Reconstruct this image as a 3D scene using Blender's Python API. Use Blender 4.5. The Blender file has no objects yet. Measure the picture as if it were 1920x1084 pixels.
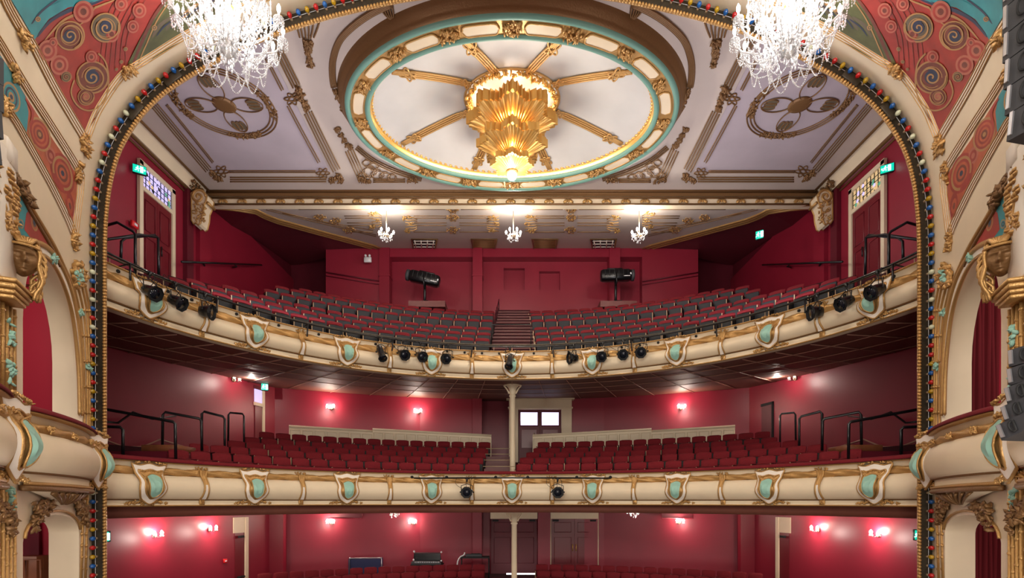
import bpy, math, random
from mathutils import Vector, Matrix, geometry
random.seed(7)
PI = math.pi
SC = bpy.context.scene
COL = SC.collection
ZC = 4.6                                   # camera height above the stalls floor
# ------------------------------------------------------------------ camera, world, big lights, exposure
cam = bpy.data.objects.new('camera', bpy.data.cameras.new('camera'))
COL.objects.link(cam); SC.camera = cam
cam.location = (0, 0, ZC); cam.rotation_euler = (PI/2, 0, 0)
cam.data.sensor_width = 36; cam.data.lens = 18.75
cam.data.shift_y = (941-542)/1920
cam.data.clip_end = 200
W = bpy.data.worlds.new('world'); SC.world = W; W.use_nodes = True
W.node_tree.nodes['Background'].inputs[0].default_value = (1.0, .93, .84, 1)
W.node_tree.nodes['Background'].inputs[1].default_value = .8
SC.view_settings.view_transform = 'Standard'; SC.view_settings.look = 'None'
SC.view_settings.gamma = 1; SC.view_settings.use_curve_mapping = False
SC.view_settings.exposure = 0.0
def light(kind, loc, power, color=(1,.86,.68), size=.1, rot=(0,0,0), sy=None, spot=1.2):
    d = bpy.data.lights.new(kind.lower()+'_light', kind); d.energy = power; d.color = color
    if kind == 'AREA':
        d.size = size
        if sy: d.shape = 'RECTANGLE'; d.size_y = sy
    elif kind == 'SPOT': d.spot_size = spot; d.spot_blend = .6; d.shadow_soft_size = size
    else: d.shadow_soft_size = size
    o = bpy.data.objects.new(d.name, d); COL.objects.link(o)
    o.location = (loc[0], loc[1], loc[2]+ZC); o.rotation_euler = rot
    return o
# stage wash behind the camera, thrown into the house
light('AREA', (0, -3.0, 5.0), 1500, (1,.93,.84), 9, (math.radians(78),0,0), 4)
light('AREA', (-4.6, 3.4, -2.6), 260, (1,.93,.85), 2.0, (math.radians(115),0,math.radians(22)), 2)  # pair of added low fills, brightening soffits and splay walls
light('AREA', (4.6, 3.4, -2.6), 260, (1,.93,.85), 2.0, (math.radians(115),0,math.radians(-22)), 2)

# soft uplights washing the ceiling from the upper circle
light('AREA', (-5.6, 14.6, 5.6), 215, (.97,.92,1.0), 5, (PI,0,0), 4)
light('AREA', (5.6, 14.6, 5.6), 215, (.97,.92,1.0), 5, (PI,0,0), 4)
# ------------------------------------------------------------------ materials
def rgb(r, g, b):
    f = lambda c: (c/255/12.92) if c/255 <= .04045 else ((c/255+.055)/1.055)**2.4
    return (f(r), f(g), f(b), 1)
def mat(name, col, rough=.6, metal=0, emit=0, ecol=None, noise=0, nscale=6, bump=0, bscale=40, trans=0, sheen=0, coat=0):
    m = bpy.data.materials.new(name); m.use_nodes = True
    nt = m.node_tree; b = nt.nodes['Principled BSDF']
    b.inputs['Base Color'].default_value = col
    b.inputs['Roughness'].default_value = rough
    b.inputs['Metallic'].default_value = metal
    if sheen: b.inputs['Sheen Weight'].default_value = sheen
    if coat: b.inputs['Coat Weight'].default_value = coat
    if trans: b.inputs['Transmission Weight'].default_value = trans
    if emit:
        b.inputs['Emission Color'].default_value = ecol or col
        b.inputs['Emission Strength'].default_value = emit
    tc = nt.nodes.new('ShaderNodeTexCoord')
    if noise:
        n = nt.nodes.new('ShaderNodeTexNoise'); n.inputs['Scale'].default_value = nscale
        n.inputs['Detail'].default_value = 4
        nt.links.new(tc.outputs['Object'], n.inputs['Vector'])
        r = nt.nodes.new('ShaderNodeValToRGB')
        r.color_ramp.elements[0].position = .3; r.color_ramp.elements[1].position = .7
        r.color_ramp.elements[0].color = tuple(c*(1-noise) for c in col[:3])+(1,)
        r.color_ramp.elements[1].color = tuple(min(1, c*(1+noise)) for c in col[:3])+(1,)
        nt.links.new(n.outputs['Fac'], r.inputs['Fac'])
        nt.links.new(r.outputs['Color'], b.inputs['Base Color'])
    if bump:
        n = nt.nodes.new('ShaderNodeTexNoise'); n.inputs['Scale'].default_value = bscale
        nt.links.new(tc.outputs['Object'], n.inputs['Vector'])
        bp = nt.nodes.new('ShaderNodeBump'); bp.inputs['Strength'].default_value = bump
        bp.inputs['Distance'].default_value = .02
        nt.links.new(n.outputs['Fac'], bp.inputs['Height'])
        nt.links.new(bp.outputs['Normal'], b.inputs['Normal'])
    return m
M = dict(
 cream=mat('cream_plaster', rgb(226,208,178), .5, noise=.04, nscale=1.5),
 white=mat('white_plaster', rgb(236,226,212), .45),
 gold=mat('gold_leaf', rgb(190,148,90), .40, .5, bump=.35, bscale=45),
 dgold=mat('aged_gold', rgb(128,94,58), .45, .4, bump=.3, bscale=30),
 fgold=mat('lacquered_gold', rgb(222,176,98), .3, .6),
 teal=mat('teal_paint', rgb(106,150,136), .5),
 tealp=mat('pale_teal_panel', rgb(150,196,180), .5, noise=.05),
 red=mat('crimson_wall_paint', rgb(138,26,48), .42, noise=.05, nscale=1.2),
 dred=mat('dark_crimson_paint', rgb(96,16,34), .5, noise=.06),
 boxred=mat('box_red_paint', rgb(158,18,44), .6),
 velvet=mat('crimson_velvet', rgb(112,6,22), .9, noise=.1, nscale=20),
 carpet=mat('dark_red_carpet', rgb(58,14,22), .95, noise=.2, nscale=30),
 under=mat('dark_grey_seat_underside', rgb(34,38,44), .7),
 brass=mat('pale_brass', rgb(176,150,120), .5, .2),
 soffit=mat('red_brown_soffit', rgb(116,68,54), .6, noise=.06),
 seam=mat('soffit_seam', rgb(168,122,104), .5),
 ceil=mat('ceiling_plaster', rgb(196,182,172), .6, noise=.05, nscale=.8),
 lilac=mat('lilac_grey_panel', rgb(176,164,170), .6, noise=.06, nscale=1.2),
 sky=mat('painted_cloud_dome', rgb(190,188,186), .6, noise=.10, nscale=.7),
 black=mat('black_metal', rgb(20,20,23), .35, .3, coat=.3),
 blackm=mat('matt_black', rgb(16,16,18), .7),
 dgrey=mat('dark_grey_plastic', rgb(52,52,56), .6),
 bronze=mat('dark_bronze_channel', rgb(72,64,52), .5, .4, noise=.3, nscale=12),
 wood=mat('varnished_wood', rgb(120,70,42), .4, noise=.15),
 stairwood=mat('red_brown_stair', rgb(104,48,46), .5, noise=.1),
 curtain=mat('crimson_curtain', rgb(104,8,22), .9),
 doorred=mat('red_door_paint', rgb(110,22,34), .35),
 glass=mat('crystal', rgb(245,245,248), .12, 0, trans=.55),
 lamp=mat('lit_lamp_glass', (1,.9,.75,1), .3, emit=22, ecol=(1,.86,.68,1)),
 clamp=mat('lit_candle_bulb', (1,1,1,1), .3, emit=60, ecol=(1,.95,.88,1)),
 lens=mat('lamp_lens', rgb(30,34,44), .1, .2),
 exitg=mat('lit_green_sign', rgb(0,170,140), .4, emit=1.2, ecol=rgb(0,190,160)),
 exitw=mat('lit_sign_white', rgb(200,255,240), .4, emit=2.2, ecol=rgb(190,255,240)),
 plastic=mat('white_plastic', rgb(225,225,228), .4),
 alarm=mat('red_plastic', rgb(215,30,36), .4),
 steel=mat('brushed_steel', rgb(190,190,195), .35, .8),
 blue=mat('blue_case_panel', rgb(30,40,84), .5),
 daylight=mat('daylit_window_glass', (.8,.8,1,1), .2, emit=1.25, ecol=(.80,.74,1.0,1)),
 gap=mat('daylight_under_door', (1,1,1,1), .2, emit=3),
 p_red=mat('paint_red', rgb(152,46,34), .55, noise=.25, nscale=2.5),
 p_teal=mat('paint_turquoise', rgb(44,134,142), .55, noise=.22, nscale=2.5),
 p_green=mat('paint_olive', rgb(86,88,48), .55, noise=.3, nscale=3),
 p_pink=mat('paint_pink', rgb(172,96,76), .55, noise=.1),
 p_navy=mat('paint_navy', rgb(38,48,74), .55),
 p_brown=mat('paint_brown', rgb(112,52,38), .55, noise=.2, nscale=8),
 p_ochre=mat('paint_ochre', rgb(168,126,76), .55),
 p_orange=mat('paint_orange', rgb(176,84,50), .55, noise=.15),
 p_grey=mat('paint_grey', rgb(96,84,66), .55),
 b_blue=mat('blue_bulb', rgb(24,92,168), .15, coat=.6),
 b_red=mat('red_bulb', rgb(186,28,30), .15, coat=.6),
 b_yellow=mat('yellow_bulb', rgb(176,140,24), .15, coat=.6),
 b_white=mat('white_bulb', rgb(214,220,190), .15, coat=.6),
 st_a=mat('stained_lilac', rgb(180,170,220), .2, emit=1.0, ecol=rgb(190,180,230)),
 st_b=mat('stained_green', rgb(90,160,130), .2, emit=.5),
 st_c=mat('stained_amber', rgb(214,186,138), .2, emit=.55),
 screen=mat('dark_screen', rgb(14,16,20), .2),
)
# ------------------------------------------------------------------ mesh builder
class MB:
    def __init__(s): s.v=[]; s.f=[]; s.m=[]; s.s=[]
    def add(s, vs, fs, mi=0, smooth=False):
        n=len(s.v); s.v.extend([Vector(p) for p in vs])
        for f in fs: s.f.append([i+n for i in f]); s.m.append(mi); s.s.append(smooth)
        return s
    def box(s, c, size, rot=None, mi=0, bevel=0):
        hx,hy,hz=[q/2 for q in size]; c=Vector(c)
        if bevel:
            b=min(bevel,hx*.9,hy*.9,hz*.9)
            vs=[];
            for z,sh in ((-hz,b),(-hz+b,0),(hz-b,0),(hz,b)):
                for (x,y,dx,dy) in ((-1,-1,1,0),(1,-1,-1,0),(1,-1,0,1),(1,1,0,-1),(1,1,-1,0),(-1,1,1,0),(-1,1,0,-1),(-1,-1,0,1)):
                    X=x*(hx-sh); Y=y*(hy-sh); vs.append(Vector((X+dx*b,Y+dy*b,z)))
            fs=[[k*8+i,k*8+(i+1)%8,k*8+8+(i+1)%8,k*8+8+i] for k in range(3) for i in range(8)]
            fs.append(list(range(8))[::-1]); fs.append(list(range(24,32)))
        else:
            vs=[Vector((x*hx,y*hy,z*hz)) for x in(-1,1) for y in(-1,1) for z in(-1,1)]
            fs=[(0,1,3,2),(4,6,7,5),(0,4,5,1),(2,3,7,6),(0,2,6,4),(1,5,7,3)]
        if rot is not None: vs=[rot@v for v in vs]
        return s.add([v+c for v in vs],fs,mi,bool(bevel))
    def tube(s, path, r, seg=6, closed=False, mi=0, flat=1):
        P=[Vector(p) for p in path]; n=len(P)
        if n<2: return s
        rr=r if hasattr(r,'__len__') else [r]*n
        T=[]
        for i in range(n):
            a=P[i-1] if (i>0 or closed) else P[i]; b=P[(i+1)%n] if (i<n-1 or closed) else P[i]
            t=(b-a); T.append(t.normalized() if t.length>1e-9 else Vector((0,0,1)))
        u=T[0].orthogonal().normalized(); vs=[]
        for i in range(n):
            u=u-T[i]*u.dot(T[i])
            u=u.normalized() if u.length>1e-6 else T[i].orthogonal().normalized()
            w=T[i].cross(u)
            for k in range(seg):
                a=2*PI*k/seg; vs.append(P[i]+(u*math.cos(a)+w*math.sin(a)*flat)*rr[i])
        fs=[]
        for i in range(n if closed else n-1):
            j=(i+1)%n
            for k in range(seg): fs.append((i*seg+k,i*seg+(k+1)%seg,j*seg+(k+1)%seg,j*seg+k))
        if not closed: fs.append(list(range(seg))[::-1]); fs.append([(n-1)*seg+k for k in range(seg)])
        return s.add(vs,fs,mi,True)
    def lathe(s, prof, c=(0,0,0), seg=16, rot=None, mi=0, fn=None, smooth=True):
        vs=[]; c=Vector(c)
        for r,z in prof:
            for k in range(seg):
                a=2*PI*k/seg; q=r*(fn(a) if fn else 1)
                p=Vector((q*math.cos(a),q*math.sin(a),z))
                if rot is not None: p=rot@p
                vs.append(p+c)
        fs=[(i*seg+k,i*seg+(k+1)%seg,(i+1)*seg+(k+1)%seg,(i+1)*seg+k) for i in range(len(prof)-1) for k in range(seg)]
        fs.append(list(range(seg))[::-1]); fs.append([(len(prof)-1)*seg+k for k in range(seg)])
        return s.add(vs,fs,mi,smooth)
    def ball(s, c, r, seg=8, rings=5, rot=None, mi=0):
        if not hasattr(r,'__len__'): r=(r,r,r)
        c=Vector(c); vs=[Vector((0,0,r[2]))]
        for i in range(1,rings):
            t=PI*i/rings
            for k in range(seg):
                a=2*PI*k/seg; vs.append(Vector((r[0]*math.sin(t)*math.cos(a),r[1]*math.sin(t)*math.sin(a),r[2]*math.cos(t))))
        vs.append(Vector((0,0,-r[2])))
        if rot is not None: vs=[rot@v for v in vs]
        fs=[(0,1+k,1+(k+1)%seg) for k in range(seg)]
        for i in range(rings-2):
            for k in range(seg): fs.append((1+i*seg+k,1+(i+1)*seg+k,1+(i+1)*seg+(k+1)%seg,1+i*seg+(k+1)%seg))
        L=len(vs)-1
        fs+=[(L,1+(rings-2)*seg+(k+1)%seg,1+(rings-2)*seg+k) for k in range(seg)]
        return s.add([v+c for v in vs],fs,mi,True)
    def leaf(s, c, L, ax=None, mi=0):
        R=Matrix.Rotation(random.uniform(0,2*PI),3,'X')@Matrix.Rotation(random.uniform(0,2*PI),3,'Y')@Matrix.Rotation(random.uniform(0,2*PI),3,'Z')
        return s.ball(c,(L,L*.5,L*.28),6,4,R,mi)
    def foliage(s, pts, L, n, spread, mi=0):
        for _ in range(n):
            p=Vector(random.choice(pts)); s.leaf(p+Vector([random.uniform(-1,1)*spread for _ in range(3)]),L*random.uniform(.7,1.3),mi=mi)
        return s
    def strip(s, A, B, mi=0, smooth=False, closed=False):
        n=len(A); vs=list(A)+list(B)
        fs=[(i,(i+1)%n,n+(i+1)%n,n+i) for i in range(n if closed else n-1)]
        return s.add(vs,fs,mi,smooth)
    def grid(s, rows, mi=0, smooth=True, closed=False):
        n=len(rows[0]); vs=[p for r in rows for p in r]
        fs=[(i*n+k,i*n+(k+1)%n,(i+1)*n+(k+1)%n,(i+1)*n+k) for i in range(len(rows)-1) for k in range(n if closed else n-1)]
        return s.add(vs,fs,mi,smooth)
    def prism(s, poly, th, mi=0, mapf=None, sm=False):
        n=len(poly); a=[(x,-th/2,z) for x,z in poly]; b=[(x,th/2,z) for x,z in poly]
        vs=a+b
        if mapf: vs=[mapf(p) for p in vs]
        fs=[list(range(n)),[n+i for i in range(n)][::-1]]+[(i,n+i,n+(i+1)%n,(i+1)%n) for i in range(n)]
        return s.add(vs,fs,mi,sm)
    def build(s, name, mats, parent=None, origin=(0,0,0), loc=None, rotz=0):
        me=bpy.data.meshes.new(name); o=Vector(origin)
        me.from_pydata([v-o for v in s.v],[],s.f)
        for m in (mats if isinstance(mats,(list,tuple)) else [mats]): me.materials.append(M[m] if isinstance(m,str) else m)
        me.polygons.foreach_set('material_index',s.m); me.polygons.foreach_set('use_smooth',s.s); me.update()
        ob=bpy.data.objects.new(name,me); COL.objects.link(ob)
        if parent: ob.parent=parent
        else:
            l=Vector(loc) if loc is not None else o
            ob.location=(l.x,l.y,l.z+ZC); ob.rotation_euler=(0,0,rotz)
        return ob
def tag(o, label=None, cat=None, group=None, kind=None):
    if label: o['label']=label
    if cat: o['category']=cat
    if group: o['group']=group
    if kind: o['kind']=kind
    return o
def struct(o, label=None, cat=None): return tag(o,label,cat,kind='structure')
def thing(name, label, cat, loc=(0,0,0), rotz=0, group=None, kind=None):
    o=bpy.data.objects.new(name,None); COL.objects.link(o); o.empty_display_size=.2
    o.location=(loc[0],loc[1],loc[2]+ZC); o.rotation_euler=(0,0,rotz)
    return tag(o,label,cat,group,kind)
def clone(proto, kids, loc, rotz, label, group=None):
    """copy of a thing with its parts and sub-parts; kids = [(part,[subparts])]"""
    o=proto.copy(); COL.objects.link(o)
    o.location=(loc[0],loc[1],loc[2]+ZC); o.rotation_euler=(0,0,rotz); o['label']=label
    if group: o['group']=group
    for p,subs in kids:
        c=p.copy(); COL.objects.link(c); c.parent=o
        for q in subs:
            d=q.copy(); COL.objects.link(d); d.parent=c
    return o
def tree(o): return [(c,list(c.children)) for c in o.children]
class Maker:
    """first call moves the prototype itself, later calls clone it"""
    def __init__(s, proto):
        bpy.context.view_layer.update(); s.p=proto; s.k=tree(proto); s.n=0
    def put(s, loc, rotz, label, group=None):
        s.n+=1
        if s.n==1:
            o=s.p; o.location=(loc[0],loc[1],loc[2]+ZC); o.rotation_euler=(0,0,rotz); o['label']=label
            if group: o['group']=group
            return o
        return clone(s.p,s.k,loc,rotz,label,group)
ONES='zero first second third fourth fifth sixth seventh eighth ninth tenth eleventh twelfth thirteenth fourteenth fifteenth sixteenth seventeenth eighteenth nineteenth twentieth'.split()
TENS={20:'twenty',30:'thirty',40:'forty',50:'fifty',60:'sixty',70:'seventy',80:'eighty',90:'ninety'}
TENTH={20:'twentieth',30:'thirtieth',40:'fortieth',50:'fiftieth',60:'sixtieth',70:'seventieth',80:'eightieth',90:'ninetieth'}
def nth(n):
    if n<=20: return ONES[n]
    t=n//10*10
    return TENTH[t] if n==t else TENS[t]+'-'+ONES[n-t]
# ------------------------------------------------------------------ mapping helpers (camera at the origin, y = depth)
def U(px): return (px-960.5)/1000
def V(py): return (941-py)/1000
def at(px, py, D): return Vector((U(px)*D, D, V(py)*D))
def smooth_poly(pts, n=6):
    P=[Vector(p) for p in pts]; out=[]
    for i in range(len(P)-1):
        p0=P[max(0,i-1)]; p1=P[i]; p2=P[i+1]; p3=P[min(len(P)-1,i+2)]
        for k in range(n):
            t=k/n
            out.append(.5*((2*p1)+(p2-p0)*t+(2*p0-5*p1+4*p2-p3)*t*t+(3*p1-p0-3*p2+p3)*t**3))
    out.append(P[-1]); return out
def off_poly(P, d):
    out=[]
    for i in range(len(P)):
        a=P[max(0,i-1)]; b=P[min(len(P)-1,i+1)]; t=(b-a)
        t=t.normalized() if t.length>1e-9 else Vector((1,0))
        out.append(P[i]+Vector((-t.y,t.x))*d)
    return out
def resample(P, step):
    P=[Vector(p) for p in P]; out=[P[0]]; acc=0
    for i in range(len(P)-1):
        a,b=P[i],P[i+1]; L=(b-a).length
        while acc+L>=step and L>1e-9:
            a=a+(b-a)*((step-acc)/L); out.append(a.copy()); L=(b-a).length; acc=0
        acc+=L
    return out
def inside(p, poly):
    x,y=p; c=False; n=len(poly)
    for i in range(n):
        x1,y1=poly[i]; x2,y2=poly[i-1]
        if (y1>y)!=(y2>y) and x<(x2-x1)*(y-y1)/(y2-y1)+x1: c=not c
    return c
def fill(mb, poly, mapf, step, mi=0, holes=(), smooth=True):
    """triangulate a 2-D polygon (with holes) and map it to a surface"""
    vs=[];es=[]
    for lp in [poly]+list(holes):
        n0=len(vs); vs+= [Vector((p[0],p[1])) for p in lp]; n=len(lp)
        es+=[(n0+i,n0+(i+1)%n) for i in range(n)]
    xs=[p[0] for p in poly]; ys=[p[1] for p in poly]
    y=min(ys)+step*.5
    while y<max(ys):
        x=min(xs)+step*.5
        while x<max(xs):
            if inside((x,y),poly) and not any(inside((x,y),h) for h in holes): vs.append(Vector((x,y)))
            x+=step
        y+=step
    V2,E2,F2,_,_,_=geometry.delaunay_2d_cdt(vs,es,[],0,1e-5)
    fs=[]
    for f in F2:
        c=sum((V2[i] for i in f),Vector((0,0)))/len(f)
        if inside(c,poly) and not any(inside(c,h) for h in holes): fs.append(list(f))
    mb.add([mapf(p[0],p[1]) for p in V2],fs,mi,smooth)
    return mb
def mir(v, sd): return Vector((v[0] if sd<0 else -v[0], v[1], v[2]))   # everything is laid out for the left side (sd=-1)
SIDE={-1:'left',1:'right'}
# ================================================================== ARCH (plane y = 10.2)
AY=10.2
arch_px=[(199,1300),(199,1000),(199,700),(199,520),(199.5,450),(202,400),(209,345),(222,295),(240,257),(266,219),(300,184),(340,155),(383,130),(440,99),(520,65),(590,42),(646,27),(710,12),(772,0),(860,-10),(960.5,-14)]
AL=resample([Vector((U(x)*AY,V(y)*AY)) for x,y in smooth_poly(arch_px,8)],.06)      # left half, bottom to top
AL.append(Vector((0,V(-14)*AY)))
AO=[Vector((min(0,p.x),p.y)) for p in off_poly(AL,.28)]
def a3(p,y): return Vector((p.x,y,p.y))
def both(P): return [Vector((p.x,p.y)) for p in P]+[Vector((-p.x,p.y)) for p in reversed(P[:-1])]
AB=both(AL); AOB=both(AO)
# arch wall behind the strip
mb=MB()
AW=both(off_poly(AL,.04)); arch_in=[(p.x,p.y) for p in AW]
fill(mb,[(-12.6,-6.5)]+[(-12.6,12.6),(12.6,12.6),(12.6,-6.5)]+[(p[0],p[1]) for p in reversed(arch_in)],lambda x,z:Vector((x,AY+.06,z)),1.5)
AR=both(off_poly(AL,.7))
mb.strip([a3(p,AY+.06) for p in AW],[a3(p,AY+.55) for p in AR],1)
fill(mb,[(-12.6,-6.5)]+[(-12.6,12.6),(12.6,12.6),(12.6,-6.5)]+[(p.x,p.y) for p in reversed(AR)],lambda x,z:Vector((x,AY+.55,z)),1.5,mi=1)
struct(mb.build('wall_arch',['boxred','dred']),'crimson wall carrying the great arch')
# the bronze channel
arch=thing('lamp_channel_arch','dark bronze channel with gilt beaded edge tracing the great arch','arch trim',(-7.9,AY,-4.6))
o0=(-7.9,AY,-4.6)
A1=both(off_poly(AL,.045)); A2=AOB; A3=both(off_poly(AL,.30))
mb=MB()
mb.strip([a3(p,AY) for p in A1],[a3(p,AY) for p in A2]).strip([a3(p,AY) for p in A2],[a3(p,AY-.06) for p in A2]).strip([a3(p,AY-.06) for p in A2],[a3(p,AY-.06) for p in A3]).strip([a3(p,AY-.06) for p in A3],[a3(p,AY+.06) for p in A3])
mb.build('channel','bronze',arch,o0)
mb=MB(); BD=resample(AB,.062)
for p in BD: mb.ball((p.x,AY-.03,p.y),(.034,.045,.034),6,4)
mb.tube([a3(p,AY+.02) for p in both(off_poly(AL,.03))],.03,5)
mb.build('bead_moulding','gold',arch,o0)
mb=MB(); mb.tube([a3(p,AY-.05) for p in both(off_poly(AL,.16))[::3]],.006,4); mb.build('lamp_wire','steel',arch,o0)
for px,py,ta in ((257,212,-50),(327,150,-37),(1664,212,50),(1594,150,37)):
    c=at(px,py,AY); mb=MB()
    mb.box((c.x,AY-.05,c.z),(.36,.04,.17),Matrix.Rotation(math.radians(ta),3,'Y'),bevel=.01); mb.build('cover_box','bronze',arch,o0)
# bulbs
bulb_protos={}
for col in ('blue','red','yellow','white'):
    t=thing('coloured_bulb','x','light bulb',(0,0,0),group='coloured bulbs around the great arch')
    MB().lathe([(.016,-.03),(.034,-.075),(.046,-.105),(.043,-.135),(.024,-.16),(.002,-.168)],(0,0,0),10,Matrix.Rotation(-PI/2,3,'X')).build('bulb_glass','b_'+col,t)
    MB().lathe([(.024,0),(.024,.045),(.014,.05)],(0,0,0),8,Matrix.Rotation(PI/2,3,'X')).build('socket','brass',t)
    bulb_protos[col]=Maker(t)
BL=resample([p for p in off_poly(AL,.165) if p.y>-1.75],.174)
for sd in (-1,1):
    n=len(BL)
    for i,p in enumerate(BL):
        if sd==1 and i==n-1: continue
        z=p.y
        cyc=['blue','yellow','red'] if (i//9)%2==0 else ['red','blue','white']
        c=cyc[i%3]; q=mir((p.x,AY-.002,z),sd)
        if i>n-8: lab=f'{c} glass bulb, {nth(n-i)} from the crown on the {SIDE[sd]} half of the arch'
        elif z>5: lab=f'{c} glass bulb on the {SIDE[sd]} curve of the arch, {nth(n-i)} counting from the crown'
        else: lab=f'{c} glass bulb on the {SIDE[sd]} upright of the arch, {nth(i+1)} counting from the picture foot'
        bulb_protos[c].put(q,0,lab)
# ================================================================== SPLAY (cone above z=5, plane below)
APY=-6.2; SK=.4902
RT=[]
for p in AO:
    if p.y>=5.0: RT.append((math.atan2(p.y-5.0,-p.x),math.hypot(p.x,p.y-5.0)))
RT.sort()
def Rout(a):
    if a<=RT[0][0]: return RT[0][1]/math.cos(a-RT[0][0]) if a<RT[0][0] else RT[0][1]
    for i in range(len(RT)-1):
        if RT[i][0]<=a<=RT[i+1][0]:
            t=(a-RT[i][0])/max(1e-9,RT[i+1][0]-RT[i][0]); return RT[i][1]*(1-t)+RT[i+1][1]*t
    return RT[-1][1]
def splay(px,py,lift=0):
    u=U(px); v=V(py)
    if -u>.56:
        D=3.039/(-u-SK)
        if v*D<5.0 : return Vector((u*D,D,v*D))*(1-lift/D)
    lo,hi=1.5,10.2
    for _ in range(40):
        D=(lo+hi)/2; f=16.4/(D+6.2); x=u*D*f; z=(v*D-5)*f
        if z<0: ok=abs(x)<8.04
        else: ok=math.hypot(x,z)<Rout(math.atan2(z,-x))
        if ok: lo=D
        else: hi=D
    D=(lo+hi)/2
    return Vector((u*D,D,v*D))*(1-lift/D)
WD=Vector((SK,-1,0)).normalized()            # along the wall toward the stage (left side)
WN=Vector((1,SK,0)).normalized()             # into the room
def wallp(D,z,off=0): return Vector((-(SK*(D+6.2)),D,z))+WN*off
def arc_hole(D0,D1,z0,zs,zc,n=14):
    c=(D0+D1)/2; r=(D1-D0)/2
    return [(D0,z0)]+[(c-r*math.cos(PI*k/n),zs+(zc-zs)*math.sin(PI*k/n)) for k in range(n+1)]+[(D1,z0)]
UP=arc_hole(7.12,9.62,.9,2.45,3.78); LO=arc_hole(7.12,9.45,-6.4,-.55,-.2)
UP2=arc_hole(4.2,6.3,.9,2.45,3.7); LO2=arc_hole(4.2,6.2,-6.4,-.55,-.2)
for sd in (-1,1):
    mb=MB()
    fill(mb,[(10.2,-6.5),(10.2,5.0),(3.6,5.0),(3.6,-6.5)],lambda D,z:mir(wallp(D,z),sd),.7,holes=[UP,LO,UP2,LO2],smooth=False)
    for H in (UP,LO,UP2,LO2): mb.strip([mir(wallp(D,z),sd) for D,z in H],[mir(wallp(D,z,-.42),sd) for D,z in H],smooth=True)
    struct(mb.build('wall_splay_'+SIDE[sd],['cream']),'cream splayed wall beside the stage pierced by box openings')
    # box rooms behind
    mb=MB()
    for z0,z1 in ((-6.4,.55),(.85,4.6)):
        A=[Vector((-12.2,10.15,z0)),Vector((-12.2,3.6,z0))]; B=[Vector((-12.2,10.15,z1)),Vector((-12.2,3.6,z1))]
        mb.strip([mir(p,sd) for p in A],[mir(p,sd) for p in B])
        mb.add([mir(p,sd) for p in (Vector((-12.2,10.15,z0)),Vector((-8.07,10.15,z0)),Vector((-8.07,10.15,z1)),Vector((-12.2,10.15,z1)))],[(0,1,2,3)])
        for zz,mi in ((z0,1),(z1,0)):
            mb.add([mir(p,sd) for p in (Vector((-12.2,10.15,zz)),wallp(10.15,zz,-.3),wallp(3.6,zz,-.3),Vector((-12.2,3.6,zz)))],[(0,1,2,3)],mi)
    struct(mb.build('wall_box_room_'+SIDE[sd],['boxred','carpet']),'crimson lining of the stage boxes')
for sd in (-1,1):
    mb=MB(); rows=[]
    S=[1-.03*k for k in range(22)]
    LC=[p for p in AO if p.y>=4.98]; LC[0]=Vector((-8.04,5.0)); LC=LC[::2]+([LC[-1]] if (len(LC)-1)%2 else [])
    for s_ in S:
        rows.append([mir((p.x*s_,APY+16.4*s_,5+(p.y-5)*s_),sd) for p in LC])
    mb.grid(rows)
    struct(mb.build('ceiling_splay_'+SIDE[sd],'cream'),'cream vaulted splay between the great arch and the stage')
light('POINT',(-9.0,8.2,3.6),45,(1,.9,.85),.2); light('POINT',(9.0,8.2,3.6),45,(1,.9,.85),.2)
light('POINT',(-9.0,8.4,-.8),14,(1,.85,.75),.2); light('POINT',(9.0,8.4,-.8),14,(1,.85,.75),.2)
# ------------------------------------------------------------------ murals
def disc(mb,cx,cy,r,mi,lift,ry=None,rot=0,n=26):
    ry=ry or r; P=[]
    for k in range(n):
        a=2*PI*k/n; x=r*math.cos(a); y=ry*math.sin(a)
        P.append((cx+x*math.cos(rot)-y*math.sin(rot),cy+x*math.sin(rot)+y*math.cos(rot)))
    mb.add([MP(cx,cy,lift)]+[MP(x,y,lift) for x,y in P],[(0,1+k,1+(k+1)%n) for k in range(n)],mi)
def ring(mb,cx,cy,r,w,mi,lift,ry=None,rot=0,n=28):
    ry=ry or r; A=[];B=[]
    for k in range(n):
        a=2*PI*k/n
        for L,q in ((A,0),(B,w)):
            x=(r-q)*math.cos(a); y=(ry-q)*math.sin(a)
            L.append(MP(cx+x*math.cos(rot)-y*math.sin(rot),cy+x*math.sin(rot)+y*math.cos(rot),lift))
    mb.strip(A,B,mi,closed=True)
def brush(mb,pts,w,mi,lift,taper=True):
    P=smooth_poly(pts,6); n=len(P); A=[];B=[]
    for i in range(n):
        a=P[max(0,i-1)]; b=P[min(n-1,i+1)]; t=(b-a).normalized(); nn=Vector((-t.y,t.x))
        ww=w*(math.sin(PI*(i+.3)/(n-.4+.6))**.5 if taper else 1)/2
        A.append(MP(*(P[i]+nn*ww),lift)); B.append(MP(*(P[i]-nn*ww),lift))
    mb.strip(A,B,mi)
def swirl(mb,cx,cy,r,c_in,c_line,c_core,turns=2.2,a0=0,hand=1,lift=.03):
    disc(mb,cx,cy,r,c_line,lift); disc(mb,cx,cy,r*.9,c_in,lift+.004)
    ring(mb,cx,cy,r*.66,r*.05,c_line,lift+.008)
    disc(mb,cx,cy,r*.42,c_core,lift+.012)
    pts=[]
    for k in range(26):
        t=k/25; a=a0+hand*turns*2*PI*t; q=r*(.06+.84*t**1.3); pts.append((cx+q*math.cos(a),cy+q*math.sin(a)))
    brush(mb,pts,r*.10,c_line,lift+.016,False)
    pts=[(x+ (cx-x)*.12,y+(cy-y)*.12) for x,y in pts[:18]]
    brush(mb,pts,r*.10,c_core,lift+.014,False)
PC=['p_red','p_teal','p_green','p_pink','p_navy','p_brown','p_ochre','p_orange','p_grey']
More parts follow.
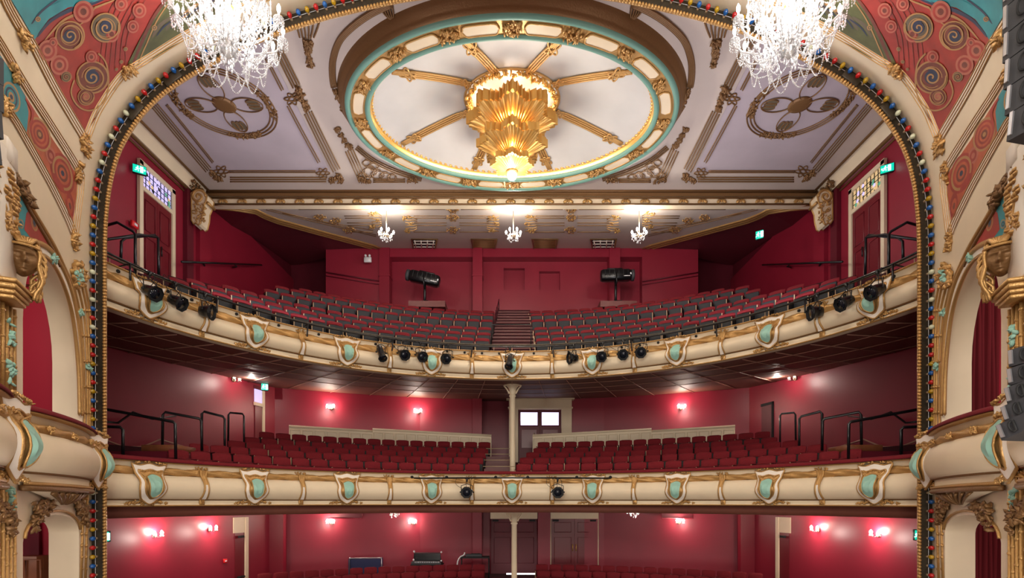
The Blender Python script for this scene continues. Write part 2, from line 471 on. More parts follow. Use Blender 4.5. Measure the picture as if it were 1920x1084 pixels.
RED,TEAL,GRN,PNK,NVY,BRN,OCH,ORG,GRY=range(9)
for sd in (-1,1):
    MP=lambda x,y,l=0: mir(splay(x,y,l),sd)
    base=MP(163,250)
    # --- big mural between the arch and the proscenium
    t=thing('painted_mural',f'large swirling red and turquoise mural above the {SIDE[sd]} shoulder of the arch','mural',base,group='painted murals')
    mb=MB()
    main=[(22,-45),(22,0),(66,75),(110,160),(163,250),(199,187),(234,144),(279,115),(344,75),(400,45),(470,12),(560,-20),(600,-45)]
    fill(mb,main,lambda x,y:MP(x,y,.012),14,RED)
    fill(mb,[(22,-44),(22,0),(66,75),(74,60),(92,36),(128,14),(165,8),(215,-10),(250,-44)],lambda x,y:MP(x,y,.018),14,TEAL)
    fill(mb,[(248,128),(279,115),(344,75),(400,45),(470,12),(560,-20),(600,-44),(350,-44),(300,10),(270,60),(240,120)],lambda x,y:MP(x,y,.018),14,GRN)
    brush(mb,[(70,70),(95,40),(130,20),(180,4),(230,-20)],7,NVY,.022); brush(mb,[(85,75),(120,38),(160,22),(215,0)],5,OCH,.022)
    brush(mb,[(245,135),(262,90),(290,30),(335,-30)],6,BRN,.024); brush(mb,[(255,130),(272,90),(300,30),(345,-30)],2.5,OCH,.025)
    brush(mb,[(180,12),(160,40),(120,60),(98,78),(104,104)],2,OCH,.03,False)
    brush(mb,[(60,45),(80,20),(120,-10)],4,NVY,.024); brush(mb,[(100,10),(150,-12),(200,-30)],5,TEAL,.026)
    for cx,cy,r,ci,cl,cc,h,a in ((132,67,28,BRN,OCH,NVY,1,0),(199,52,28,GRY,OCH,NVY,-1,1),(174,145,31,BRN,OCH,NVY,1,2),(125,144,10,GRY,OCH,BRN,1,0)): swirl(mb,cx,cy,r,ci,cl,cc,2.2,a,h)
    brush(mb,[(140,150),(134,175),(148,200),(172,207),(195,190),(204,160),(200,120),(185,100)],3,OCH,.03,False)
    swirl(mb,162,182,16,BRN,OCH,PNK,2,0,-1,.034)
    for cx,cy,r in ((157,22,19),(90,95,18),(112,122,17),(250,50,11),(228,8,12),(172,107,11),(210,64,14),(262,20,13),(100,80,9)):
        for k,c in enumerate((PNK,RED,PNK,BRN)): disc(mb,cx,cy,r*(1-k*.23),c,.032+k*.003,r*1.1*(1-k*.23))
    for cx,cy,r in ((72,36,5),(236,92,4),(228,116,3.5),(219,130,3),(290,52,5)):
        disc(mb,cx,cy,r,OCH,.03); disc(mb,cx,cy,r*.65,GRY,.034); disc(mb,cx,cy,r*.3,OCH,.037)
    for k in range(7):
        x=300+k*26; y=62-k*13
        brush(mb,[(x-14,y+8),(x,y-14),(x+22,y-30)],7,[TEAL,GRY,OCH][k%3] if k%3 else GRY,.022); brush(mb,[(x-6,y+6),(x+8,y-12),(x+28,y-26)],3,NVY,.024)
    for k in range(6): brush(mb,[(235-k*10,125+k*3),(242-k*8,60-k*6),(285-k*10,-20)],1.3,BRN,.021)
    mb.build('painted_panel',PC,t,base)
    # ribs: triple gilt mouldings
    def ribs(name,pts,offs,r,mats='gold',par=t,b=base,cap=True):
        mb=MB()
        P=resample(smooth_poly(pts,6),5)
        for d in offs: mb.tube([MP(q.x,q.y,.02) for q in off_poly(P,d)],r,6)
        return mb.build(name,mats,par,b)
    def flat_rib(name,pts,w,par,b,mi='white'):
        mb=MB(); P=resample(smooth_poly(pts,6),5)
        mb.strip([MP(q.x,q.y,.022) for q in off_poly(P,w/2)],[MP(q.x,q.y,.022) for q in off_poly(P,-w/2)]); return mb.build(name,mi,par,b)
    e1=[(2,-30),(10,0),(38,52),(60,80),(104,165),(161,262)]; e2=[(161,262),(180,215),(197,186),(214,160),(232,138),(250,126),(280,108),(344,68),(400,38),(470,6),(560,-26)]
    for e in (e1,e2):
        flat_rib('moulding_bed',e,15,t,base); ribs('gilt_moulding',e,(-6.5,-2.2,2.2,6.5),.013)
    def cluster(pts,n,L,spread,par,b,name='gilt_foliage',m='gold',lift=.06):
        mb=MB()
        for _ in range(n):
            x,y=random.choice(pts); mb.leaf(MP(x+random.uniform(-1,1)*spread,y+random.uniform(-1,1)*spread,lift+random.uniform(-.04,.03)),L*random.uniform(.7,1.3))
        return mb.build(name,m,par,b)
    cluster([(161,262),(161,272),(161,280),(160,286)],46,.075,7,t,base)
    cluster([(50,72),(52,82),(46,66)],34,.07,7,t,base); cluster([(242,134),(236,140),(248,130)],34,.075,7,t,base)
    # --- strip mural
    base2=MP(142,440)
    t2=thing('painted_strip_mural',f'narrow orange and blue mural strip on the {SIDE[sd]} splay between gilt mouldings','mural',base2,group='painted murals')
    mb=MB()
    st=[(-45,25),(0,100),(20,132),(52,185),(100,262),(143,325),(146,345),(138,428),(100,352),(50,262),(10,192),(-45,130)]
    fill(mb,st,lambda x,y:MP(x,y,.012),12,ORG)
    fill(mb,[(-44,27),(0,102),(20,132),(48,180),(54,210),(50,258),(10,190),(-44,130)],lambda x,y:MP(x,y,.018),12,TEAL)
    def oval(cx,cy,r,ry,rot,cols,l0=.024):
        for k,c in enumerate(cols): disc(mb,cx,cy,r*(1-k/len(cols)),c,l0+k*.003,ry*(1-k/len(cols)),rot)
    oval(75,252,19,34,-.35,(OCH,RED,ORG,RED,ORG,BRN,OCH)); oval(118,325,20,40,-.3,(RED,OCH,RED,ORG,BRN,ORG,NVY))
    oval(22,182,15,30,-.3,(OCH,TEAL,NVY,TEAL,OCH,NVY)); oval(96,292,9,18,-.3,(PNK,RED,PNK)); oval(-8,120,14,26,-.3,(TEAL,NVY,TEAL)); oval(132,385,7,24,-.1,(RED,ORG,BRN))
    brush(mb,[(48,185),(62,210),(58,240),(66,270)],5,RED,.03)
    mb.build('painted_panel',PC,t2,base2)
    f1=[(-45,5),(0,78),(24,118),(56,172),(100,240),(148,318),(152,340),(147,390),(141,440)]; f2=[(-45,150),(6,196),(28,224),(50,262),(96,345),(128,410),(139,438)]
    for e in (f1,f2):
        flat_rib('moulding_bed',e,13,t2,base2); ribs('gilt_moulding',e,(-5.5,-1.9,1.9,5.5),.012,par=t2,b=base2)
    cluster([(141,440),(141,450),(142,458),(142,465)],44,.07,4,t2,base2); cluster([(149,318),(149,330),(152,310),(148,340)],34,.06,5,t2,base2)
    cluster([(30,128),(28,138),(34,146)],30,.06,6,t2,base2); cluster([(14,200),(16,212),(12,190)],34,.06,6,t2,base2)
    # --- lunette mural above the box arch
    base3=MP(60,455)
    t3=thing('painted_lunette_mural',f'turquoise lunette mural over the {SIDE[sd]} box arch edged with gilt leaf rope','mural',base3,group='painted murals')
    mb=MB()
    fill(mb,[(-45,280),(0,318),(30,352),(50,386),(72,425),(96,468),(80,460),(62,452),(45,456),(20,440),(-45,440)],lambda x,y:MP(x,y,.012),12,TEAL)
    fill(mb,[(54,395),(72,425),(96,468),(80,460),(62,452),(46,430),(50,400)],lambda x,y:MP(x,y,.018),12,RED)
    for cx,cy,r,ry in ((27,398,9,18),(5,370,8,14),(65,418,6,16),(40,420,5,9),(15,345,7,9)):
        for k,c in enumerate((OCH,TEAL,NVY,TEAL) if cx<60 else (OCH,ORG,GRY,NVY)): disc(mb,cx,cy,r*(1-k*.24),c,.024+k*.003,ry*(1-k*.24),-.2)
    brush(mb,[(-20,330),(10,360),(20,400),(40,440)],3,OCH,.022)
    mb.build('painted_panel',PC,t3,base3)
    ribs('gilt_moulding',[(-30,262),(4,300),(40,358),(60,392),(82,428),(104,466),(120,500),(132,528),(140,560),(147,600),(152,660),(157,720),(160,780)],(0,),.034,par=t3,b=base3)
    ribs('gilt_moulding',[(14,330),(38,362),(58,400),(80,436),(98,468),(112,500)],(0,),.03,'dgold',t3,base3)
    cluster([(q.x,q.y) for q in resample([(2,302),(18,318),(30,338),(42,352),(52,366),(58,384)],4)],120,.085,5,t3,base3,'gilt_leaf_rope','dgold',.07)
    # --- box arch surround
    base4=MP(150,600)
    t4=thing('box_arch_surround',f'gilt moulded surround with teal flowers on the {SIDE[sd]} box arch','moulding',base4,group='box arch surrounds')
    outer=[(42,462),(60,454),(75,457),(90,466),(104,482),(118,506),(130,536),(140,575),(147,620),(151,680),(153,780)]
    inner=[(55,486),(66,478),(80,478),(94,488),(108,508),(122,540),(134,580),(142,630),(148,700),(150,780)]
    ribs('gilt_moulding',outer,(0,),.045,'gold',t4,base4); ribs('gilt_moulding',inner,(0,),.03,'gold',t4,base4)
    mb=MB(); A=[MP(x,y,.03) for x,y in [tuple(q) for q in smooth_poly(outer,4)]]; B=[MP(x,y,.03) for x,y in [tuple(q) for q in smooth_poly(inner[:1]+inner[1:]+[(150,780)],4)][:len(A)]]
    mb.strip(A,B); mb.build('moulding_bed','white',t4,base4)
    for x,y in ((49,478),(103,480),(151,583),(166,686)): cluster([(x,y),(x+2,y+5),(x-2,y+6)],14,.06,3,t4,base4,'teal_flower','tealp',.1)
    # stem column beside the strip
    base5=MP(160,780)
    t5=thing('stem_pilaster',f'slender gilt reed pilaster with shell cap between the {SIDE[sd]} box opening and arch bulbs','pilaster',base5,group='reed pilasters')
    for k,(x0,x1) in enumerate(((138,158),(146,164),(154,168),(160,172))):
        mb=MB(); P=resample(smooth_poly([(x0,535),((x0+x1)/2+3,590),(x1-1,660),(x1+.5,730),(x1+1,815)],6),8)
        mb.tube([MP(q.x,q.y,.04) for q in P],.022,6)
        for q in P[::6]: mb.ball(MP(q.x,q.y,.06),.032,6,4)
        mb.build('gilt_stem','gold',t5,base5)
    for x0 in (162,170):
        mb=MB(); mb.tube([MP(x0-6,925,.04),MP(x0-7,1000,.04),MP(x0-10,1090,.04)],.024,6)
        for y in range(935,1090,22): mb.ball(MP(x0-8,y,.06),.032,6,4)
        mb.build('gilt_stem','gold',t5,base5)
    cluster([(148,502),(152,515),(146,528),(156,522),(144,515),(150,532)],90,.085,7,t5,base5,'shell_cap','gold',.16)
    cluster([(148,515),(150,524),(153,510)],16,.07,4,t5,base5,'teal_shell','tealp',.28)
# ================================================================== AUDITORIUM SHELL
def wall_strip(pts,z0,z1,th=.15):
    mb=MB(); n=len(pts); P=[Vector(p) for p in pts]
    O=off_poly(P,th)
    for L in (P,O): mb.strip([Vector((p.x,p.y,z0(i) if callable(z0) else z0)) for i,p in enumerate(L)],[Vector((p.x,p.y,z1(i) if callable(z1) else z1)) for i,p in enumerate(L)])
    return mb
# lower walls (stalls and dress circle)
BW=[(-12.75,10.8),(-10.1,22.7),(-7.9,23.35),(-4.2,24.35),(-1.75,24.6)]
for sd in (-1,1):
    pts=[(p[0] if sd<0 else -p[0],p[1]) for p in BW]
    struct(wall_strip(pts[:2],-6,5.9,-.15*sd).build('wall_side_'+SIDE[sd],'red'),'glossy crimson side wall of the lower levels')
    struct(wall_strip(pts[1:],-6,5.9,-.15*sd).build('wall_rear_'+SIDE[sd],'red'),'crimson rear wall of the lower levels')
mb=MB()   # alcove behind the centre
mb.add([(-1.45,24.6,.6),(-1.45,25.6,.6),(-1.45,25.6,5.6),(-1.45,24.6,5.6)],[(0,1,2,3)])
mb.add([(-1.75,24.6,.6),(-1.45,24.6,.6),(-1.45,24.6,5.6),(-1.75,24.6,5.6)],[(0,1,2,3)])
mb.add([(-1.45,25.6,.6),(3.0,25.6,.6),(3.0,25.6,5.6),(-1.45,25.6,5.6)],[(0,1,2,3)])
mb.add([(2.9,25.6,.6),(2.9,24.6,.6),(2.9,24.6,5.6),(2.9,25.6,5.6)],[(0,1,2,3)])
mb.add([(-1.75,24.6,-6),(2.9,24.6,-6),(2.9,24.6,.6),(-1.75,24.6,.6)],[(0,1,2,3)])
mb.add([(1.75,24.62,.6),(2.9,24.62,.6),(2.9,24.62,5.6),(1.75,24.62,5.6)],[(0,1,2,3)])
struct(mb.build('wall_rear_centre','red'),'crimson wall behind the centre aisle')
# pilasters on the lower walls
for sd in (-1,1):
    for x,y,w,z0,z1,m in ((-1.58,24.4,.42,-5,.6,'red'),(-1.58,24.42,.42,.8,5.2,'red')) if sd<0 else ():
        mb=MB(); mb.box((x,y,(z0+z1)/2),(w,.35,z1-z0)); struct(mb.build('trim_1','red'),'flat crimson pilaster')
    mb=MB(); mb.box((0,0,0),(.62,.3,5.0)); o=mb.build('trim_2','red',None,(0,0,0),(sd*9.9,22.5,-3.0),0); struct(o,'broad crimson corner pilaster')
# upper walls
UW=[(-11,10.7),(-11,18.55),(-10.85,18.55),(-10.85,19.2),(-11,19.2),(-11,26.9)]
for sd in (-1,1):
    pts=[(p[0] if sd<0 else -p[0],p[1]) for p in UW]
    struct(wall_strip(pts,4.95,11.2,-.15*sd).build('wall_upper_side_'+SIDE[sd],'red'),'crimson side wall of the upper circle')
    mb=MB()
    for p in ((-11,16.0),(-10.98,17.55)):
        pass
    mb.box((sd*10.93,18.0,8.2),(.16,.35,4.9)); struct(mb.build('trim_3','dred'),'narrow dark crimson pilaster beside the upper door')
mb=MB()
def vq(mb,x0,y0,x1,y1,z0,z1,mi=0): mb.add([(x0,y0,z0),(x1,y1,z0),(x1,y1,z1),(x0,y0,z1)],[(0,1,2,3)],mi)
for sg in (-1,1):
    vq(mb,sg*8.62,24.7,sg*6.1,25.0,6.5,12.4); vq(mb,sg*8.62,24.7,sg*8.62,26.9,6.5,12.4); vq(mb,sg*6.1,25.0,sg*6.1,25.55,6.5,12.4)
    vq(mb,sg*8.5,26.85,sg*11.5,26.85,6.5,13.2,1)  # recess back in darker red, its shade put into the colour
# back wall with two niches
def wall_with_niches(mb,x0,x1,y,z0,z1,N,dep):
    fill(mb,[(x0,z0),(x1,z0),(x1,z1),(x0,z1)],lambda x,z:Vector((x,y,z)),1.0,holes=[[(a,c),(b,c),(b,d),(a,d)] for a,b,c,d in N],smooth=False)
    for a,b,c,d in N:
        H=[(a,c),(b,c),(b,d),(a,d)]
        mb.strip([Vector((x,y,z)) for x,z in H],[Vector((x,y+dep,z)) for x,z in H],closed=True)
        mb.add([Vector((x,y+dep,z)) for x,z in H],[(0,1,2,3)])
wall_with_niches(mb,-6.1,6.1,25.5,6.5,12.4,[(-.40,.60,10.13,11.17),(1.30,2.29,10.13,11.02)],.25)
struct(mb.build('wall_upper_rear',['red','dred']),'crimson rear wall of the upper circle with two square niches')
mb=MB()
mb.box((0,25.25,11.72),(12.2,.55,.5)); struct(mb.build('trim_beam','red'),'crimson beam across the rear wall')
for x0,x1 in ((712,731),(887,905),(1143,1163)):
    mb=MB(); X0=U(x0)*24.9; X1=U(x1)*24.9; mb.box(((X0+X1)/2,25.1,9.6),(X1-X0,.5,4.7)); mb.box(((X0+X1)/2,25.1,10.55),(X1-X0+.06,.56,.05)); struct(mb.build('trim_4','red'),'square crimson pier on the rear wall')
for sg in (-1,1):
    mb=MB(); mb.tube([(sg*8.6,24.64,10.6),(sg*6.1,24.94,10.3)],.03,5); mb.tube([(sg*8.6,24.66,10.45),(sg*6.1,24.96,10.15)],.02,5); struct(mb.build('trim_5','dred'),'thin moulding on the rear wall')
# ------------------------------------------------------------------ main ceiling
CZ=10.85; CF=18.6
def ceil(px,py,lift=.02):
    D=(CZ-lift)/V(py); return Vector((U(px)*D,D,CZ-lift))
DC=Vector((0,14.74)); DAX=4.42; DBX=3.17
hole=[(DC.x+DAX*math.sin(2*PI*k/72),DC.y+DBX*math.cos(2*PI*k/72)) for k in range(72)]
mb=MB(); fill(mb,[(-10.55,10.3),(10.55,10.3),(10.55,CF),(-10.55,CF)],lambda x,y:Vector((x,y,CZ)),1.2,holes=[hole],smooth=False)
struct(mb.build('ceiling_main','ceil'),'flat cream plaster ceiling')
for sd in (-1,1):
    mb=MB(); P=[]
    prof=[(-10.55,CZ),(-10.62,CZ-.02),(-10.72,CZ-.12),(-10.8,CZ-.2),(-10.84,CZ-.3)]
    rows=[[mir((x,y,z),sd) for y in (10.3,CF)] for x,z in prof]; mb.grid(rows)
    mb.build
    struct(mb.build('trim_cove','cream'),'cream cove between side wall and ceiling')
    t=thing('gilt_cornice',f'straight gilt cornice along the {SIDE[sd]} side wall under the main ceiling','cornice',mir((-10.9,CF,10.4),sd))
    for pts,r in (([(-10.9,10.3,10.52),(-10.9,CF,10.52)],.06),([(-10.55,10.3,10.83),(-10.55,CF,10.83)],.045),([(-10.97,10.3,10.4),(-10.97,CF,10.4)],.03)):
        MB().tube([mir(p,sd) for p in pts],r,6).build('gilt_moulding','dgold',t,mir((-10.9,CF,10.4),sd))
    mb=MB()
    for y0 in (11.8,18.2):
        for _ in range(60): mb.leaf(mir((-10.72+random.uniform(-.12,.12),y0+random.uniform(-.45,.35),10.66+random.uniform(-.12,.12)),sd),.07)
    mb.build('gilt_foliage','dgold',t,mir((-10.9,CF,10.4),sd))
    # ceiling side panel in lilac
    mb=MB(); poly=[(268,215),(293,197),(400,322),(480,328),(618,328),(510,118),(500,60),(300,60)]
    fill(mb,[(291,199),(403,322),(620,322),(522,130),(480,60),(330,60),(240,140)],lambda x,y:mir(ceil(x,y,.012),sd),30)
    struct(mb.build('ceiling_panel_'+SIDE[sd],'lilac'),'lilac grey painted ceiling panel')
def cmap(sd): return lambda x,y,l=.03: mir(ceil(x,y,l),sd)
def straps(name,MPf,t,b,pts,offs,r,m='dgold',sm=True):
    mb=MB(); P=resample(smooth_poly(pts,5),6) if sm else [Vector(p) for p in pts]
    if len(P)<2: P=[Vector(p) for p in pts]
    for d in offs: mb.tube([MPf(q.x,q.y) for q in off_poly(P,d)],r,5,flat=1)
    return mb.build(name,m,t,b)
def knot(MPf,t,b,cx,cy,r,n=3,m='dgold',sq=.32,rad=.018,name='strap_knot'):
    mb=MB()
    for k in range(n):
        a=PI*k/n
        mb.tube([MPf(cx+r*(math.cos(q)*math.cos(a)-sq*math.sin(q)*math.sin(a)),cy+r*.8*(math.cos(q)*math.sin(a)+sq*math.sin(q)*math.cos(a))) for q in [2*PI*i/16 for i in range(16)]],rad,5,closed=True)
    return mb.build(name,m,t,b)
def leafs(MPf,t,b,pts,n,L,spread,m='dgold',name='gilt_foliage'):
    mb=MB()
    for _ in range(n):
        x,y=random.choice(pts); mb.leaf(MPf(x+random.uniform(-1,1)*spread,y+random.uniform(-1,1)*spread*.8,.04),L*random.uniform(.7,1.3))
    return mb.build(name,m,t,b)
for sd in (-1,1):
    F=cmap(sd); b=F(560,300); S=SIDE[sd]
    t=thing('ceiling_strapwork',f'brown gilt strapwork border round the {S} panel of the main ceiling','ceiling ornament',b,group='ceiling panel borders')
    straps('gilt_strap',F,t,b,[(505,60),(523,96),(556,162)],(-7,-2.5,2.5,7),.022); straps('gilt_strap',F,t,b,[(578,212),(605,267),(633,322)],(-7,-2.5,2.5,7),.022)
    straps('gilt_strap',F,t,b,[(500,110),(514,138),(531,171)],(-2,2),.02); straps('gilt_strap',F,t,b,[(541,199),(570,253),(601,309)],(-2,2),.02)
    leafs(F,t,b,[(560,168),(564,180),(570,192),(575,204)],60,.09,5); knot(F,t,b,548,186,15)
    straps('gilt_strap',F,t,b,[(430,322),(500,322),(592,322)],(-1.5,1.5),.02); straps('gilt_strap',F,t,b,[(432,337),(520,337),(615,337)],(-4,0,4),.022)
    leafs(F,t,b,[(628,336),(634,330),(622,338),(638,338)],50,.08,5); knot(F,t,b,606,325,13)
    straps('gilt_strap',F,t,b,[(291,199),(340,258),(393,321)],(-6,-2,2,6),.02); straps('gilt_strap',F,t,b,[(313,197),(360,255),(403,309)],(-1.5,1.5),.02)
    knot(F,t,b,415,322,15); leafs(F,t,b,[(398,325),(405,333),(412,336)],50,.08,5)
    # medallion
    b=F(421,197)
    t=thing('ceiling_medallion',f'oval gilt ceiling medallion with green leaf loops on the {S} panel','ceiling ornament',b,group='ceiling medallions')
    C=b.copy(); r=1.32
    def cp(a,q,dz=0,C=C): return Vector((C.x+q*math.cos(a),C.y+q*math.sin(a),CZ-.03-dz))
    for q in (r,r-.09,r-.18):
        MB().tube([cp(2*PI*k/48,q) for k in range(48)],.02,5,closed=True).build('gilt_ring','dgold',t,b)
    mb=MB()
    for k in range(200):
        a=random.choice((0,PI/2,PI,1.5*PI))+random.uniform(-.42,.42); mb.leaf(cp(a,r-.09+random.uniform(-.1,.1)),.075)
    mb.build('gilt_foliage','dgold',t,b)
    MB().lathe([(.3,0),(.3,-.02),(.2,-.04)],(C.x,C.y,CZ-.02),24,fn=lambda a:1).build('centre_disc','dgold',t,b)
    for k in range(4):
        a=k*PI/2+.0; m=[]
        for i in range(24):
            q=2*PI*i/24; R=.62+.42*math.cos(q); w=.26*math.sin(q)
            m.append(Vector((C.x+R*math.cos(a)-w*math.sin(a),C.y+R*math.sin(a)+w*math.cos(a),CZ-.04)))
        MB().tube(m,.016,5,closed=True).build('strap_loop','dgold',t,b)
        for s2 in (-1,0,1):
            m=[]
            for i in range(14):
                q=2*PI*i/14; R=.8+.17*math.cos(q); w=.07*math.sin(q)+s2*.11; m.append(Vector((C.x+R*math.cos(a)-w*math.sin(a),C.y+R*math.sin(a)+w*math.cos(a),CZ-.035)))
            MB().add(m,[list(range(14))]).build('green_leaf','p_grey' ,t,b)
            MB().tube(m,.014,4,closed=True).build('leaf_rim','dgold',t,b)
    # lattice spandrel and pendants
    b=F(690,330); t=thing('lattice_spandrel',f'triangular gilt lattice spandrel at the {S} foot of the great oval dome ring','ceiling ornament',b,group='lattice spandrels')
    straps('gilt_strap',F,t,b,[(655,282),(668,310),(681,340)],(-7,-2.5,2.5,7),.022,sm=False); straps('gilt_strap',F,t,b,[(668,278),(700,303),(745,324),(792,338)],(-5,-1.5,2),.022)
    straps('gilt_strap',F,t,b,[(700,339),(740,339),(765,339)],(-3,0,3),.02)
    for cx,cy,r in ((694,322,14),(708,328,13),(722,331,11),(700,312,10),(688,306,9),(735,333,9),(680,330,9)): knot(F,t,b,cx,cy,r,2,sq=.7,rad=.015)
    leafs(F,t,b,[(634,244),(640,254),(646,264),(652,272),(656,276)],90,.07,4); leafs(F,t,b,[(682,339),(676,336),(690,340),(778,338),(768,337)],70,.07,5)
    b=F(578,80); t=thing('leaf_pendant',f'pointed gilt leaf pendant on the ceiling beside the {S} chandelier','ceiling ornament',b,group='leaf pendants')
    for x0,x1 in ((552,563),(560,568),(568,574),(578,579),(588,583),(599,588)): straps('gilt_strap',F,t,b,[(x0,42),((x0+x1)/2+1,56),(x1,72)],(0,),.022)
    leafs(F,t,b,[(573,80),(578,82),(583,82),(576,92),(581,94),(579,102),(581,112),(583,122)],110,.08,3.5)
    # brown arc around the dome
    b=F(640,80); t=thing('arc_moulding',f'thick brown arc moulding sweeping round the {S} of the dome ring','ceiling ornament',b,group='arc mouldings')
    straps('arc_band',F,t,b,[(735,8),(700,24),(666,47),(638,76),(625,112),(624,145),(628,168)],(-4,-1.2,1.6,4.4),.032)
    straps('arc_band',F,t,b,[(640,200),(648,214),(656,226)],(-2.5,0,2.5),.02)
    leafs(F,t,b,[(630,172),(634,182),(638,190),(643,200),(646,207)],70,.08,3.5)
    for k in range(5): straps('lattice_strap',F,t,b,[(712+k*6,10),(722+k*4,28),(736-k*1.5+8,46),(732+k*4,62)],(0,),.02)
    straps('thin_strap',F,t,b,[(662,117),(672,100),(688,86),(708,74),(724,64)],(-1.2,1.2),.018); straps('thin_strap',F,t,b,[(744,56),(780,34),(832,18),(870,12),(944,2)],(-1.2,1.2),.018)
    leafs(F,t,b,[(838,16),(842,15)],14,.07,4)
# ------------------------------------------------------------------ dome ring, dome, ribs
def el(th,a,b,z): return Vector((DC.x+a*math.sin(th),DC.y+b*math.cos(th),z))
NT=120; TH=[2*PI*k/NT for k in range(NT)]
db=(0,14.74,10.5)
t=thing('dome_ring','great oval gilt and teal ring framing the painted dome with cream cells','ceiling ring',db)
def ringgrid(name,prof,m): MB().grid([[el(th,DAX+o,DBX+o,z) for th in TH] for o,z in prof],closed=True).build(name,m,t,db)
ringgrid('gilt_cove',[(.30,10.87),(.26,10.80),(.24,10.74),(.16,10.66),(.14,10.62),(.13,10.55),(.05,10.5)],'dgold')
ringgrid('teal_band',[(.10,10.56),(.09,10.49),(.05,10.455),(0,10.455),(-.04,10.48),(-.05,10.52)],'teal')
ringgrid('gilt_bed',[(-.05,10.50),(-.44,10.51)],'gold')
ringgrid('teal_band',[(-.42,10.52),(-.43,10.48),(-.47,10.455),(-.51,10.455),(-.55,10.49),(-.56,10.54)],'teal')
ringgrid('gilt_inner_moulding',[(-.55,10.52),(-.57,10.58),(-.60,10.60),(-.60,10.66)],'fgold')
mb=MB(); nb=130
for k in range(nb):
    th=2*PI*k/nb; c=el(th,DAX-.60,DBX-.60,10.69); R=Matrix.Rotation(-th+.5,3,'Z'); mb.ball(c,(.075,.04,.05),6,4,R)
mb.build('rope_moulding','fgold',t,db)
# arc-length table
LT=[0]
for k in range(1,721):
    a=el(2*PI*(k-1)/720,DAX-.25,DBX-.25,0); b_=el(2*PI*k/720,DAX-.25,DBX-.25,0); LT.append(LT[-1]+(b_-a).length)
def th_at(f):
    s_=(f%1)*LT[-1]
    for k in range(720):
        if LT[k+1]>=s_: return 2*PI*(k+(s_-LT[k])/(LT[k+1]-LT[k]))/720
    return 0
for k in range(16):
    f0=(k+.2)/16; f1=(k+.8)/16; A=[];B=[]
    for i in range(17):
        q=i/16; th=th_at(f0+(f1-f0)*q); e=min(q,1-q)*7; hw=.135*math.sqrt(max(0,1-(1-min(1,e))**2))+.004
        A.append(el(th,DAX-.25+hw,DBX-.25+hw,10.485)); B.append(el(th,DAX-.25-hw,DBX-.25-hw,10.485))
    MB().strip(A,B).build('cream_cell','cream',t,db)
    mb=MB(); mb.tube(A+B[::-1],.02,5,closed=True); mb.build('cell_rim','gold',t,db)
    mb=MB(); th=th_at(k/16)
    for _ in range(34): 
        mb.leaf(el(th+random.uniform(-.05,.05),DAX-.25+random.uniform(-.16,.16),DBX-.25+random.uniform(-.16,.16),10.46),.07)
    mb.build('gilt_foliage','gold',t,db)
def dz(q): return 10.68+.55*math.cos(q*PI/2)     # q 0 centre .. 1 rim
mb=MB(); mb.grid([[el(th,(DAX-.60)*q,(DBX-.60)*q,dz(q)) for th in TH] for q in [.001]+[i/14 for i in range(1,15)]],closed=True)
struct(mb.build('ceiling_dome','sky'),'shallow oval dome painted with pale clouds')
for n_,ang in (('nearest',17),('side near',53),('side far',118),('far',161)):
    for sd in (-1,1):
        th=math.radians(ang)*sd; bb=el(th,2.4,1.6,11.0)
        tr=thing('dome_rib',f'gilt triple rib on the cloud dome, {n_} one on the {SIDE[sd]}','dome rib',bb,group='gilt dome ribs')
        th=PI-th if False else th
        for o in (-.1,-.035,.035,.1):
            P=[]
            for i in range(15):
                q=.37+.60*i/14; c=el(th+PI,(DAX-.6)*q,(DBX-.6)*q,dz(q)-.04); tx=Vector((math.cos(th+PI),-math.sin(th+PI),0)); w=1.0 if 1<i<12 else .55
                P.append(c+tx*o*w)
            MB().tube(P,.027,6).build('rib_strand','gold',tr,bb)
        for q0,s0 in ((.40,.10),(.86,.14)):
            c=el(th+PI,(DAX-.6)*q0,(DBX-.6)*q0,dz(q0)-.06); u=Vector((math.sin(th+PI),math.cos(th+PI),0)); v=Vector((u.y,-u.x,0))
            mb=MB()
            for a in (0,.8,-.8):
                mb.tube([c+u*(s0*1.5*math.cos(k*PI/8)*math.cos(a)-s0*.5*math.sin(k*PI/8)*math.sin(a))+v*(s0*1.5*math.cos(k*PI/8)*math.sin(a)+s0*.5*math.sin(k*PI/8)*math.cos(a)) for k in range(16)],.024,5,closed=True)
            mb.build('rib_knot','gold',tr,bb)
# wreath and hanging fixture
fb=(0,14.74,9.0)
t=thing('dome_wreath','gilt leaf wreath ring at the centre of the cloud dome','wreath',(0,14.74,11.1))
mb=MB()
for k in range(230):
    th=2*PI*k/230; c=Vector((1.2*math.cos(th),14.74+.98*math.sin(th),11.05)); mb.leaf(c+Vector((random.uniform(-.06,.06),random.uniform(-.06,.06),random.uniform(-.06,.04))),.09)
mb.build('leaf_ring','fgold',t,(0,14.74,11.1))
MB().tube([Vector((1.3*math.cos(2*PI*k/48),14.74+1.08*math.sin(2*PI*k/48),11.1)) for k in range(48)],.035,6,closed=True).build('ring_moulding','gold',t,(0,14.74,11.1))
t=thing('pleated_hanging_lamp','tiered golden pleated sunburst lamp hanging from the cloud dome','hanging lamp',fb)
def star(a,n=8,d=.13,pl=72,pd=.035):
    q=(a-PI/2)*n/(2*PI)%1; tri=abs(q-.5)*2            # 1 at points
    st=round(tri*5)/5
    pq=(a*pl/(2*PI))%1
    return 1-d+d*2*st*.5+pd*(1 if pq<.5 else -1)
